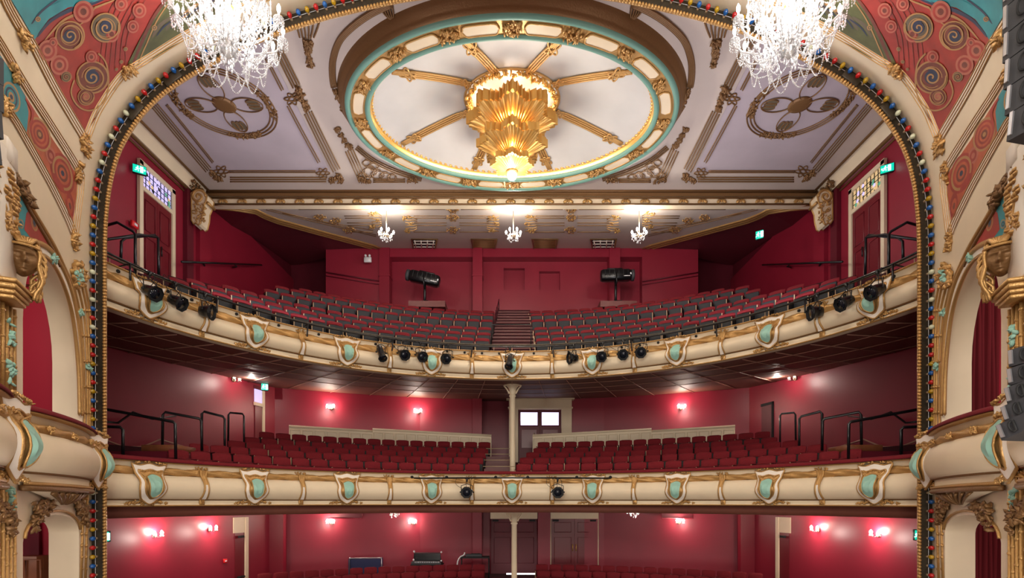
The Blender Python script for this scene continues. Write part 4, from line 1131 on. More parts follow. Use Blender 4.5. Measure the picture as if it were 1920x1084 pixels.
# stage lanterns
def lantern_proto(kind):
    t=thing('stage_lantern','x','stage lamp',(0,0,0),group='black stage lamps on the balcony fronts')
    # origin at the hanging clamp; hangs down, looks toward -y (slightly down)
    c=Vector((0,-.02,-.42 if kind!='long' else -.46)); R=Matrix.Rotation({'par':.45,'fres':.12,'long':.95}[kind],3,'X')@Matrix.Rotation(PI/2,3,'X')
    L={'par':.30,'fres':.26,'long':.52}[kind]; r={'par':.13,'fres':.14,'long':.10}[kind]
    MB().lathe([(r*.5,-L*.55),(r*.8,-L*.5),(r*.9,-L*.2),(r,0),(r,L*.3),(r*1.06,L*.32),(r*1.06,L*.42)],c,14,R).build('body','black',t)
    MB().lathe([(r*.95,L*.36),(r*.95,L*.425)],c,14,R).build('lens','lens',t)
    mb=MB()   # octagonal colour frame
    A=[R@Vector((r*1.35*math.cos(PI/8+k*PI/4),r*1.35*math.sin(PI/8+k*PI/4),L*.44))+c for k in range(8)]; B=[R@Vector((r*.92*math.cos(PI/8+k*PI/4),r*.92*math.sin(PI/8+k*PI/4),L*.44))+c for k in range(8)]
    mb.strip(A,B,closed=True); A2=[p+R@Vector((0,0,.05)) for p in A]; mb.strip(A,A2,closed=True)
    mb.build('colour_frame','blackm',t)
    mb=MB(); mb.tube([c+Vector((-r*1.25,0,0)),c+Vector((-r*1.3,.01,.2)),c+Vector((0,.01,.26)),c+Vector((r*1.3,.01,.2)),c+Vector((r*1.25,0,0))],.013,5); mb.build('yoke','black',t)
    mb=MB(); mb.box((0,0,-.03),(.06,.07,.11),bevel=.01); mb.tube([(0,0,-.06),(0,0,-.12)],.015,5); mb.tube([(-.05,0,0),(.07,0,.0)],.02,6); mb.build('clamp','black',t)
    for q in range(3): 
        a=random.uniform(-.2,.2); mbtube([tuple(v) for v in smooth_poly([(0,.05,-.02),(.16*(q-1)+a,.02,.04),(.22*(q-1)+a,-.04,-.16),(.10*(q-1),.03,-.34),(.02,.05,-.36)],4)],.007,4).build('cable','blackm',t)
    for s_ in (-1,1): mbtube([c+Vector((s_*r*1.25,0,0)),c+Vector((s_*(r*1.25+.05),0,0))],.022,6).build('knob','blackm',t)
    return Maker(t)
LM={k:lantern_proto(k) for k in ('par','fres','long')}
LN=[(281,560,'par'),(330,580,'par'),(384,597,'fres'),(715,675,'long'),(755,678,'par'),(789,680,'par'),(840,685,'par'),(957,688,'long'),(1076,680,'fres'),(1131,682,'par'),(1170,673,'par'),(1204,668,'par'),(1532,598,'fres'),(1588,577,'par'),(1645,553,'par')]
for i,(px,py,kd) in enumerate(LN):
    c,T,N,a=fr(px_s(px,o=-.38)); z=5.0
    where=('leftmost group' if i<3 else 'left-of-centre group' if i<7 else '' if i==7 else 'right-of-centre group' if i<12 else 'rightmost group')
    j=(i if i<3 else i-3 if i<7 else i-8 if i<12 else i-12)+1
    lab='black stage lamp hanging before the central cartouche of the upper balcony' if i==7 else f'black stage lamp on the upper balcony bar, {nth(j)} from left in the {where}'
    turn={0:.1,1:.35,2:.6,3:.1,4:.25,5:.3,6:-.5,8:-1.0,9:-.1,10:.1,11:.1,12:-.6,13:-.3,14:-.2}.get(i,-.2)
    LM[kd].put(tuple(c+N*.38+Vector((0,0,z-.02))),a+turn,lab)
for px,nm in ((876,'left'),(1046,'right')):
    LM['fres'].put(tuple(at(px,898,16.88)),0,f'black stage lamp on the lower balcony bar, {nm} one')
# follow spots
for i,(px,py,fl,nm) in enumerate(((797,523,1,'left'),(1155,517,-1,'right'))):
    b=at(px,570,23.6); t=thing('follow_spot',f'large black follow spot on a stand behind the {nm} upper seats','spotlight',b)
    c=at(px,py,23.6); R=Matrix.Rotation(.22*fl if i==0 else -.02,3,'Y')
    mb=MB(); mb.box(c,(1.35,.42,.46),R,bevel=.06); mb.box(c+R@Vector((fl*.05,0,.27)),(.7,.2,.07),R,bevel=.02)
    for k in range(6): mb.box(c+R@Vector((-.5+.2*k,-.22,.05)),(.03,.02,.3),R)
    mb.build('lamp_housing','black',t,b)
    mb=MB(); mb.lathe([(.24,0),(.24,.12),(.19,.14)],c+R@Vector((-fl*.7 if i==0 else .68,0,0)),14,R@Matrix.Rotation(-PI/2 if i==0 else PI/2,3,'Y')); mb.build('lens_hood','dgrey',t,b)
    mb=MB(); mb.box(c+R@Vector((.45,-.225,-.1)),(.28,.01,.03),R); mb.box(c+R@Vector((.62,-.225,.0)),(.05,.01,.08),R); mb.build('maker_plate','plastic',t,b)
    mb=MB(); mb.tube([c+Vector((0,0,-.05)),b],.06,8); mb.tube([c+Vector((-.02,-.26,.05)),c+Vector((0,-.24,-.42)),c+Vector((0,0,-.46))],.03,6); mb.build('stand','black',t,b)
    mb=MB(); 
    for a in range(4): mb.tube([b+Vector((0,0,.15)),b+Vector((.42*math.cos(a*PI/2+.5),.42*math.sin(a*PI/2+.5),0))],.025,5)
    mb.build('foot','black',t,b)
    tag(MB().box((b.x+(.15 if i==0 else .05),23.7,b.z-.14),(1.6,1.0,.26)).build('platform','stairwood',None,(b.x,23.7,b.z-.14)),f'low wooden platform under the {nm} follow spot','platform')
# ---- aisle rails in the upper circle
def rail_thing(lab,segs,b,r=.022,cat='handrail',grp=None,m='black'):
    t=thing('handrail',lab,cat,b,group=grp)
    for pts in segs: mbtube([Vector(q) for q in pts],r,7).build('tube',m,t,b)
    return t
rail_thing('black metal rail panel beside the upper centre aisle, seen edge-on',[[at(920,655,18.6),at(921,632,18.6),at(936,562,24),at(936,590,24)]]+[[at(920+k*3,650-k*12,18.6+k*1.0),at(920+k*3,628-k*13,18.6+k*1.0)] for k in range(1,5)]+[[at(921,641,18.8),at(935,578,23.6)]],at(920,655,18.6))
rail_thing('thin barred rail across the foot of the upper centre aisle',[[at(922,655,18.5),at(922,609,18.5),at(996,609,18.5),at(996,655,18.5)]],at(960,655,18.5),.022)
for sd in (-1,1):
    S=SIDE[sd]; mm=lambda L:[mir(p,sd) for p in L]
    rail_thing(f'tall black bent tube rail by the {S} upper circle door, nearer one',[mm([at(195,424,13),at(220,417,13),at(250,434,13.2),at(254,440,13.2),at(254,515,13.2)]),mm([at(195,450,13),at(262,440,14),at(296,445,14.6)])],mir(at(254,515,13.2),sd),.034)
    rail_thing(f'black U-shaped tube rail by the {S} upper circle door, farther one',[mm([at(227,490,13.8),at(228,453,13.8),at(236,446,13.9),at(292,441,14.6),at(297,446,14.6),at(298,515,14.6)])],mir(at(298,515,14.6),sd),.034)
    rail_thing(f'long black wall handrail climbing the {S} upper side wall',[mm([at(341,491,16.9),at(491,497,22.8)]),mm([at(380,492,18.6),at(384,498,18.8),at(378,499,18.9)]),mm([at(440,495,20.8),at(444,500,20.8),at(436,502,21.1)])],mir(at(341,491,16.9),sd),.035)
    rail_thing(f'long black stair rail at the {S} edge of the dress circle, nearest the arch',[mm([at(190,766,12.2),at(325,791,12.4),at(329,795,12.4),at(330,861,12.5)])],mir(at(330,861,12.5),sd),.034)
    rail_thing(f'black U-shaped rail in the {S} dress circle, second from the arch',[mm([at(305,838,13.8),at(306,778,13.8),at(310,773,13.8),at(374,785,14.3),at(378,790,14.3),at(379,845,14.3)])],mir(at(305,838,13.8),sd),.034)
    rail_thing(f'black U-shaped rail in the {S} dress circle, third from the arch',[mm([at(379,865,15.0),at(379,776,15.0),at(383,772,15.0),at(418,781,15.3),at(422,786,15.3),at(422,862,15.3)])],mir(at(379,838,15.0),sd),.034)
    rail_thing(f'small black U-shaped rail by the back seats of the {S} dress circle',[mm([at(428,850,16.6),at(429,778,16.6),at(432,774,16.6),at(455,776,16.8),at(458,780,16.8),at(458,850,16.8)])],mir(at(428,815,16.6),sd),.03)
    rail_thing(f'low black rail end beside the arch in the {S} dress circle',[mm([at(190,800,11.9),at(226,801,12),at(231,806,12),at(231,858,12)])],mir(at(231,858,12),sd),.034)
    rail_thing(f'bent black wall handrail on the {S} dress circle side wall',[mm([at(200,791,14.6),at(222,793,14.9),at(250,773,15.3),at(286,786,16),at(330,780,17.2)])],mir(at(200,791,14.6),sd),.03)
    # stair line on the wall, boxes under rails
    q=[at(205,828,14.8),at(232,826,15.2),at(262,838,15.7),at(300,838,16.3),at(330,824,16.9),at(372,838,17.8)]
    q=[Vector(((-(12.66-.239*(p.y-11))),p.y,p.z)) for p in [Vector((0,p_.y,p_.z)) for p_ in q]]
    t=thing('stair_skirting',f'pale zigzag stair skirting on the {S} dress circle wall','skirting',mir(q[0],sd))
    MB().tube(mm([p+Vector((.1,0,0)) for p in q]),.03,4).build('skirting_cap','seam',t,mir(q[0],sd))
    c=mir(at(318,843,13.7),sd)
    t=thing('step_block',f'wooden step block at the foot of the {S} dress circle rails','step',c)
    MB().box(c,(.9,.8,.16),bevel=.01).build('tread','wood',t,c); MB().box(c+Vector((0,.05,-.3)),(.86,.7,.45)).build('riser_box','stairwood',t,c)
    c=mir(at(255,852,13.2),sd)
    tag(MB().box(c+Vector((0,1.0,-.2)),(1.9,2.6,.5)).build('landing','dred',None,c),f'dark crimson landing by the {S} side wall of the dress circle','landing')
# ---- upper side doors with stained fanlights
XW=10.97
def wy(px): return XW/-U(px)
def panel_on_wall(mb,sd,D0,D1,z0,z1,x=XW,th=.04,mi=0):
    mb.box(mir((-x+th/2,(D0+D1)/2,(z0+z1)/2),sd),(th,D1-D0,z1-z0),mi=mi)
for sd in (-1,1):
    S=SIDE[sd]; b=mir((-XW,16.5,6.6),sd)
    t=thing('door_1' if sd<0 else 'door_2',f'crimson double door with stained glass fanlight on the {S} upper side wall','door',b,kind='structure')
    D0,D1=15.75,17.1; zt=9.92
    for (a,c,d,e) in ((D0-.15,D0,6.4,zt+.12),(D1,D1+.15,6.4,zt+.12),(D0-.15,D1+.15,zt,zt+.14),(D0,D1,9.22,9.34)):
        mb=MB(); panel_on_wall(mb,sd,a,c,d,e,th=.09); mb.build('door_frame','cream',t,b)
    for j,(a,c) in enumerate(((D0,(D0+D1)/2),((D0+D1)/2,D1))):
        mb=MB(); panel_on_wall(mb,sd,a+.005,c-.005,6.4,9.22,th=.05); lf=mb.build('door_leaf','doorred',t,b)
        for z0,z1 in ((8.1,9.0),(6.8,7.9)):
            mb=MB(); q=[(a+.12,z0),(c-.12,z0),(c-.12,z1),(a+.12,z1)]; mb.tube([mir((-XW+.06,y,z),sd) for y,z in q],.02,4,closed=True); mb.build('door_panel','doorred',lf,b)
        mb=MB(); mb.tube([mir((-XW+.12,c-.1 if j==0 else a+.1,7.9),sd),mir((-XW+.12,c-.1 if j==0 else a+.1,7.6),sd)],.02,6); mb.build('handle','black',lf,b)
    mb=MB(); panel_on_wall(mb,sd,D0,D1,9.34,zt,th=.03); fl=mb.build('fanlight','st_a' if sd<0 else 'st_c',t,b)
    mb=MB()
    for k in range(9): y=D0+(D1-D0)*k/8; mb.tube([mir((-XW+.04,y,9.34),sd),mir((-XW+.04,y,zt),sd)],.012,4)
    for z in (9.48,9.63,9.78): mb.tube([mir((-XW+.04,D0,z),sd),mir((-XW+.04,D1,z),sd)],.01,4)
    mb.build('leading','blackm',fl,b)
    for k in range(14):
        mb=MB(); c=mir((-XW+.045,random.uniform(D0+.1,D1-.1),random.uniform(9.42,zt-.08)),sd); mb.ball(c,(.01,.06,.06),8,5); mb.build('stained_pane',random.choice(['st_b','st_c','blackm','st_a']),fl,b)
# exit signs
def exit_sign(lab,c,w,h,rz=0,face=1):
    t=thing('exit_sign',lab,'exit sign',c,rz)
    MB().box((0,0,0),(w,.08,h),bevel=.01).build('housing','blackm',t)
    fcs=MB().box((0,-.045,0),(w*.94,.012,h*.84)).build('lit_face','exitg',t)
    mb=MB(); y=-.055
    k=h*.8
    ox=-w*.1
    mb.box((ox+k*.42,y,0),(k*.36,.006,k*.82)); mb.build('door_symbol','exitw',fcs)
    mb=MB()  # running figure
    mb.ball((ox-.03*k,y,.33*k),(.085*k,.008,.085*k),8,5)
    for pts,r in (([(-.04,.22),(-.10,-.02)],.075),([(-.10,-.02),(.05,-.12),(.02,-.34)],.045),([(-.10,-.02),(-.2,-.2),(-.38,-.22)],.045),([(-.04,.18),(.1,.06),(.2,.12)],.035),([(-.04,.18),(-.2,.14),(-.26,.0)],.035)):
        mb.tube([(ox+p[0]*k,y,p[1]*k) for p in pts],r*k,6)
    mb.build('running_figure','exitw',fcs)
    if w>h*1.3:
        mb=MB(); x0=w*.33*face; mb.tube([(x0-.14*k*face,y,0),(x0+.12*k*face,y,0)],.035*k,5); mb.tube([(x0+.02*k*face,y,.14*k),(x0+.14*k*face,y,0),(x0+.02*k*face,y,-.14*k)],.035*k,5); mb.build('arrow','exitw',fcs)
    return t
exit_sign('green lit exit sign high by the left upper circle door',at(262,319,15.45),.34,.26,math.radians(35),1)
exit_sign('green lit exit sign high by the right upper circle door',at(1664,317,15.45),.34,.26,math.radians(-35),-1)
exit_sign('small green exit sign on the dark right rear corner of the upper circle',at(1425,441,18.9),.26,.32,math.radians(-35),1)
exit_sign('green exit sign over the side door of the left dress circle',at(497,726,21.4),.26,.3,math.radians(20),1)
exit_sign('green exit sign above the lit double door behind the dress circle',at(1013,757,24.9),.44,.24,0,1)
exit_sign('green exit sign low beside the right upright of the arch',at(1720,1003,15.3),.2,.32,0,-1)
exit_sign('green exit sign low beside the left upright of the arch',at(200.5,1006,15.3),.2,.32,0,-1)
for lab,c in (('white twin-lamp emergency light on the left upper rear wall',at(690,486,24.55)),('white twin-lamp emergency light on the left dress circle rear wall',at(570,739,23.4))):
    t=thing('emergency_light',lab,'emergency light',c); MB().box((0,0,-.03),(.34,.09,.24),bevel=.02).build('case','plastic',t)
    for s_ in (-1,1): MB().ball((s_*.09,-.03,.15),.06,8,6).build('lamp_head','plastic',t)
for lab,c in (('small red fire call point on the left upper side wall',mir((-10.9,15.4,8.0),-1)),):
    t=thing('call_point',lab,'call point',c); MB().box((0,0,0),(.08,.26,.17),bevel=.01).build('case','alarm',t,); MB().box((.045,0,0),(.01,.12,.07)).build('label_plate','plastic',t)
c=at(423,1052,19.85); t=thing('call_point','small red call point by the left stalls door','call point',c,math.radians(70)); MB().box((0,0,0),(.16,.06,.16),bevel=.01).build('case','alarm',t); MB().box((0,-.035,0),(.08,.01,.04)).build('label_plate','plastic',t)
# ---- sconces
def sconce_proto():
    t=thing('wall_sconce','x','wall light',(0,0,0),group='crystal wall sconces')
    MB().lathe([(.02,-.09),(.07,-.04),(.07,.04),(.02,.09)],(0,.0,0),10).build('back_plate','brass',t)
    for s_ in (-1,1):
        mbtube(smooth_poly([(0,-.02,-.03),(s_*.06,-.09,-.08),(s_*.13,-.13,-.06),(s_*.14,-.14,.01)],4),.010,5).build('arm','black',t)
        MB().lathe([(.018,.0),(.04,.03),(.05,.07),(.035,.12),(.005,.15)],(s_*.14,-.14,.0),10).build('lamp_shade','lamp',t)
        mb=MB()
        for k in range(7): a=k*.9; mb.ball((s_*.14+.05*math.cos(a),-.14+.05*math.sin(a),-.03),(.01,.01,.03),5,4)
        mb.build('crystal_drops','glass',t)
    return Maker(t)
SM=sconce_proto()
def side_pt(px,z): 
    D=15.53/(abs(U(px))+.239); sg=-1 if px<960 else 1
    return Vector((sg*(abs(U(px))*D-.12),D,z))
sc=[]
for px,z,lab in ((283,-1.06,'glowing wall sconce on the left stalls side wall, nearer the arch'),(388,-.99,'glowing wall sconce on the left stalls side wall, nearer the door'),(1655,-1.02,'glowing wall sconce on the right stalls side wall, nearer the arch'),(1540,-.99,'glowing wall sconce on the right stalls side wall, nearer the door')):
    sc.append((side_pt(px,z),(-1 if px<960 else 1),lab,1))
for px,z,lab in ((433,4.64,'glowing wall sconce high on the left dress circle side wall'),(322,4.66,'wall sconce half hidden by the soffit, left dress circle'),(1497,4.64,'glowing wall sconce high on the right dress circle side wall'),(1599,4.66,'wall sconce half hidden by the soffit, right dress circle')):
    sc.append((side_pt(px,z),(-1 if px<960 else 1),lab,1))
for px,py,lab,lo in ((622,980,'outer wall sconce on the left stalls rear wall',0),(775,980,'inner wall sconce on the left stalls rear wall',0),(1274,979,'wall sconce on the right stalls rear wall',0),(622,765,'outer wall sconce on the left dress circle rear wall',0),(785,773,'inner wall sconce on the left dress circle rear wall',0),(1277,765,'wall sconce on the right dress circle rear wall',0)):
    x=abs(U(px)); # rear wall segments
    for (x0,y0),(x1,y1) in ((( 7.9,23.35),(4.2,24.35)),((10.1,22.7),(7.9,23.35)),((4.2,24.35),(1.75,24.6))):
        m_=(y1-y0)/(x1-x0); D=(y0-m_*x0)/(1-m_*x); X=x*D
        if min(x0,x1)<=X<=max(x0,x1): break
    D-=.1; sc.append((Vector((U(px)*D,D,V(py)*D)),0,lab,0))
for p,sg,lab,near in sc:
    SM.put(tuple(p),{-1:math.radians(77),1:math.radians(-77),0:0}[sg],lab)
    d=Vector((-sg*.16,-.05,0)) if sg else Vector((0,-.18,0))
    light('POINT',tuple(p+d+Vector((0,0,.1))),60 if near else 45,(1,.80,.64),.05)
    light('POINT',tuple(p+d*5+Vector((0,0,-.1))),62 if near else 42,(1,.84,.74),0)  # unseen extra fill off the wall, added to widen the sconce glow
# small chandeliers
def small_chandelier(lab,c,top,r,n,parts=True):
    t=thing('small_chandelier',lab,'chandelier',c,group='small crystal chandeliers')
    MB().tube([(0,0,0),(0,0,top)],.015,5).build('drop_rod','brass',t)
    mb=MB(); mb.lathe([(.05,-.1),(.12,-.02),(.05,.05)],(0,0,0),10)
    for k in range(n): a=2*PI*k/n; mb.tube([(0,0,-.02),(r*.6*math.cos(a),r*.6*math.sin(a),-.06),(r*math.cos(a),r*math.sin(a),.05)],.012,4)
    mb.build('arms','brass',t)
    for k in range(n): a=2*PI*k/n; MB().ball((r*math.cos(a),r*math.sin(a),.10),(.035,.035,.07),8,5).build('candle_bulb','clamp',t)
    mb=MB()
    for k in range(n*9): a=random.uniform(0,2*PI); q=r*random.uniform(.3,1.1); mb.ball((q*math.cos(a),q*math.sin(a),random.uniform(-.28,.02)*(1.2-q/r*.8)),(.02,.02,.035),5,4)
    mb.build('crystal_drops','glass',t)
for px,py,nm in ((725,441,'left'),(963,441,'middle'),(1199,441,'right')):
    c=at(px,py,19.4); small_chandelier(f'small lit crystal chandelier on the rear ceiling, {nm} of three',c,(RA+RB*19.4)-c.z,.26,6); light('POINT',(c.x,c.y-.1,c.z+.25),130,(1,.93,.82),.12)
for px,nm in ((739,'left'),(1188,'right')):
    c=at(px,957,19.5); small_chandelier(f'small lit crystal chandelier under the lower balcony, {nm} one',c,.2,.24,6); light('POINT',(c.x,c.y,c.z-.35),30,(1,.9,.8),.1)
# ---- columns
def column(lab,x,y,z0,z1,m='cream'):
    b=(x,y,z0); t=thing('cast_iron_column',lab,'column',b)
    L=z1-z0
    MB().lathe([(.17,0),(.17,.12),(.13,.16),(.12,.3),(.105,.34),(.095,L-.62),(.12,L-.6),(.12,L-.55)],(0,0,0),16).build('shaft',m,t)
    MB().lathe([(.10,L-.56),(.13,L-.45),(.12,L-.38),(.16,L-.28),(.24,L-.2),(.26,L-.16)],(0,0,0),16).build('capital',m,t)
    MB().box((0,0,L-.1),(.62,.5,.1),bevel=.01).build('abacus',m,t)
    mb=MB()
    for s_ in (-1,1): mb.tube(smooth_poly([(s_*.12,-.05,L-.5),(s_*.2,-.05,L-.34),(s_*.3,-.05,L-.22),(s_*.22,-.05,L-.2)],4),.03,5)
    mb.build('scroll_leaf',m,t)
column('slim cream column in the dress circle centre holding the upper balcony',.02,18.9,.4,4.32)
column('slim cream column in the stalls centre holding the lower balcony',.08,19.2,-3.8,-.2)
# ---- cream panelled screens behind the dress circle
def screen(lab,pa,pb,za,zb_,zbot):
    t=thing('panelled_screen',lab,'screen',(pa[0],pa[1],zbot),group='cream panelled screens behind the dress circle'); b=Vector((pa[0],pa[1],zbot))
    A=Vector((pa[0],pa[1],0)); B=Vector((pb[0],pb[1],0)); d=(B-A); n_=max(3,int(d.length/.42)); nn=Vector((d.y,-d.x,0)).normalized()
    if nn.y>0: nn=-nn
    mb=MB(); 
    def q(f,z,o): return A+d*f+nn*o+Vector((0,0,z))
    def zt(f): return za+(zb_-za)*f
    mb.add([q(0,zbot,0),q(1,zbot,0),q(1,zt(1),0),q(0,zt(0),0),q(0,zbot,-.08),q(1,zbot,-.08),q(1,zt(1),-.08),q(0,zt(0),-.08)],[(0,1,2,3),(4,5,6,7),(0,3,7,4),(1,2,6,5),(3,2,6,7)]); mb.build('board','cream',t,b)
    mb=MB(); mb.tube([q(0,zt(0)+.02,.0),q(1,zt(1)+.02,.0)],.06,4); mb.build('cap_rail','cream',t,b)
    for k in range(n_):
        f0=(k+.1)/n_; f1=(k+.9)/n_; mb=MB(); mb.tube([q(f0,zt(f0)-.5,.01),q(f1,zt(f1)-.5,.01),q(f1,zt(f1)-.12,.01),q(f0,zt(f0)-.12,.01)],.014,4,closed=True); mb.build('panel_moulding','cream',t,b)
for sg,S in ((-1,'left'),(1,'right')):
    screen(f'taller cream panelled screen behind the {S} dress circle, beside the centre door',(sg*.88,22.75),(sg*5.8,22.2),2.80,3.0,1.6)
    screen(f'lower cream panelled screen behind the {S} dress circle, beyond the taller one',(sg*5.8,22.25),(sg*8.95,21.4),2.92,3.02,1.6)
# ---- centre door of the dress circle
b=at(1013,860,24.3); t=thing('door_3','cream framed double door with bright daylit panes behind the dress circle','door',b,kind='structure')
D=24.3
def bx(mb,x0,x1,y0,y1,dep=.12,D_=D,bev=0): 
    A=at(x0,y0,D_); B=at(x1,y1,D_); mb.box(((A.x+B.x)/2,D_,(A.z+B.z)/2),(abs(B.x-A.x),dep,abs(A.z-B.z)),bevel=bev); return mb
for x0,x1 in ((955,972),(1053,1072)):
    mb=bx(MB(),x0,x1,765,890,.2); bx(mb,x0+3,x1-3,775,885,.26); mb.build('frame_pilaster','cream',t,b)
mb=bx(MB(),955,1072,748,768,.22); bx(mb,950,1077,743,750,.4); bx(mb,953,1074,764,767,.3); mb.build('entablature','cream',t,b)
for j,(x0,x1) in enumerate(((973,1012),(1012.5,1052))):
    mb=bx(MB(),x0,x1,768,890,.06,D+.15); lf=mb.build('door_leaf','dred',t,b)
    c0=(x0+x1)/2; bx(MB(),c0-16,c0+16,773,798,.03,D+.09).build('window_pane','daylight',lf,b)
    mb=MB(); mb.tube([at(c0-16.5,772.5,D+.07),at(c0+16.5,772.5,D+.07),at(c0+16.5,798.5,D+.07),at(c0-16.5,798.5,D+.07)],.03,4,closed=True); mb.build('pane_frame','dred',lf,b)
    mb=MB(); mb.tube([at(c0+(10 if j==0 else -10),812,D+.05),at(c0+(10 if j==0 else -10),822,D+.05)],.02,5); mb.build('handle','brass',lf,b)
    mb=MB(); bx(mb,c0-14,c0+14,806,840,.02,D+.10); mb.build('lower_panel','doorred',lf,b)
# left door in the dress circle side/rear corner
for sd in (-1,1):
    S=SIDE[sd]
    b=mir((-10.35,21.5,1.9),sd); t=thing('door_4' if sd<0 else 'door_5',f'{"crimson door with small leaded fanlight" if sd<0 else "dark recessed doorway"} at the {S} rear corner of the dress circle','door',b,kind='structure')
    def wp(px,z,off=.05): 
        D_=15.53/(-U(px)+.239); return mir(Vector((-( -U(px)*D_-off),D_,z)),sd)
    def quad(px0,px1,z0,z1,off,nm,m,par):
        mb=MB(); mb.add([wp(px0,z0,off),wp(px1,z0,off),wp(px1,z1,off),wp(px0,z1,off),wp(px0,z0,off-.06),wp(px1,z0,off-.06),wp(px1,z1,off-.06),wp(px0,z1,off-.06)],[(0,1,2,3),(4,5,6,7),(0,1,5,4),(2,3,7,6),(0,3,7,4),(1,2,6,5)]); return mb.build(nm,m,par,b)
    if sd<0:
        quad(476,489,1.7,3.9,.06,'door_leaf','doorred',t); quad(476,489,4.0,4.55,.06,'fanlight','st_a',t); quad(474,491,3.88,4.02,.1,'transom','cream',t); quad(489,493,1.7,4.7,.1,'door_frame','cream',t); quad(474,493,4.55,4.68,.1,'lintel','dred',t)
    else:
        quad(470,490,1.7,3.9,.06,'door_leaf','dred',t); quad(468,470,1.7,4.0,.09,'door_frame','blackm',t); quad(468,490,3.9,4.0,.09,'lintel','blackm',t)
    # stalls side door
    b=mir((-10.0,20.5,-4.0),sd); t=thing('door_6' if sd<0 else 'door_7',f'crimson stalls door with cream transom on the {S} side wall','door',b,kind='structure')
    quad(438,456,-4.0,-1.2,.06,'door_leaf','doorred',t); quad(435,461,-1.2,-.6,.08,'transom_panel','cream',t); quad(456,461,-4.0,-.6,.12,'door_frame','cream',t)
    if sd<0: 
        mb=MB(); mb.tube([wp(439,-2.9,.15),wp(452,-2.9,.15)],.04,6); mb.build('push_bar','blackm',t,b)
    mb=MB(); mb.box(wp(447,-1.35,.12),(.1,.3,.08)); mb.build('door_closer','blackm',t,b)
# stalls rear doors
D=24.45
for x0,x1,lab,n_ in ((920,1008,'dark crimson double doors with cream transom left of the stalls centre pier','door_8'),(1033,1122,'crimson panelled double doors with brass pull handles at the stalls rear','door_9')):
    b=at((x0+x1)/2,1084,D); t=thing(n_,lab,'door',b,kind='structure')
    bx(MB(),x0,x1,957,973,.1).build('transom_panel','cream',t,b)
    mb=MB()
    for x in (x0,x1): mb.tube([at(x,958,D-.06),at(x,1100,D-.06)],.03,4)
    mb.build('door_frame','cream' if n_=='door_9' else 'dred',t,b)
    xm=(x0+x1)/2
    for j,(a,c) in enumerate(((x0+1,xm-.3),(xm+.3,x1-1))):
        lf=bx(MB(),a,c,973.5,1100,.06,D+.02).build('door_leaf','doorred' if n_=='door_9' else 'dred',t,b)
        for y0,y1 in ((980,998),(1008,1056)):
            mb=MB(); mb.tube([at(a+6,y0,D-.02),at(c-6,y0,D-.02),at(c-6,y1,D-.02),at(a+6,y1,D-.02)],.016,4,closed=True); mb.build('leaf_panel','doorred' if n_=='door_9' else 'dred',lf,b)
        xh=xm+(-3.2 if j==0 else 3.2)
        if n_=='door_9': 
            mb=MB(); mb.tube([at(xh,1021,D-.1),at(xh,1033,D-.1)],.022,6); mb.tube([at(xh,1021,D-.1),at(xh,1021,D)],.015,5); mb.tube([at(xh,1033,D-.1),at(xh,1033,D)],.015,5); mb.build('pull_handle','fgold',lf,b)
        bx(MB(),a+3 if j==0 else c-14,a+14 if j==0 else c-3,974.5,978,.08,D-.05).build('door_closer','blackm',lf,b)
mb=bx(MB(),1009,1032,955,1100,.2,D-.05); struct(mb.build('trim_6','red'),'crimson pier between the stalls rear doors')
tag(bx(MB(),950,1005,1075,1077.5,.05,23.4).build('light_strip','gap',None,at(977,1076,23.4)),'thin white lit strip at the foot of the left rear doors','light strip')
for x0,x1,lab in ((1241,1300,'right'),(600,680,'left')):
    b=at((x0+x1)/2,962,23.4); t=thing('wall_vent',f'shallow framed crimson wall panel high on the {lab} stalls rear wall','wall panel',b); mb=MB(); mb.tube([at(x0,958,23.3),at(x1,958,23.3),at(x1,972,23.3),at(x0,972,23.3)],.03,4,closed=True); mb.build('frame','red',t,b); bx(MB(),x0,x1,958,972,.04,23.36).build('panel','dred',t,b)
# ---- objects at the back of the stalls
b=at(686,1060,22.9); t=thing('flight_case','blue flight case with silver edges at the back of the left stalls','case',b)
bx(MB(),657,716,1047,1078,.5,23.0).build('blue_panel','blue',t,b)
mb=MB(); mb.tube([at(656,1080,22.72),at(656,1047,22.72),at(716,1046,22.72),at(716,1080,22.72)],.035,4); mb.build('metal_edge','steel',t,b)
for x in (657,715): MB().ball(at(x,1047,22.7),.05,6,5).build('ball_corner','steel',t,b)
b=at(802,1060,22.7); t=thing('sound_desk','black sound desk with raised flight case lid at the stalls rear','mixing desk',b)
bx(MB(),777,826,1038,1053,.06,22.9).build('case_lid','screen',t,b); mb=MB(); mb.tube([at(776.5,1053,22.85),at(777,1037,22.85),at(826,1037,22.85),at(827,1053,22.85)],.02,4); mb.build('lid_edge','dgrey',t,b)
bx(MB(),774,829,1052.5,1057,.6,22.6).build('desk_body','dgrey',t,b); 
mb=MB()
for k in range(14): mb.box(at(779+k*3.4,1054.5,22.28),(.03,.02,.05))
mb.build('fader_row','steel',t,b)
for x,y in ((777,1034.5),(828,1035.5),(776,1050),(828,1052)): MB().ball(at(x,y,22.6),.045,6,5).build('ball_corner','plastic',t,b)
bx(MB(),773,831,1057,1059,.7,22.6).build('table_top','blackm',t,b)
for x in (776,828): mbtube([at(x,1058,22.6),at(x,1085,22.6)],.03,5).build('leg','blackm',t,b)
b=at(888,1065,22.7); t=thing('control_table','black side table with small equipment beside the rear pier','table',b)
bx(MB(),863,918,1043.5,1046,.6,22.7).build('table_top','blackm',t,b)
for x in (866,917): mbtube([at(x,1045,22.6),at(x,1090,22.6)],.03,5).build('leg','blackm',t,b)
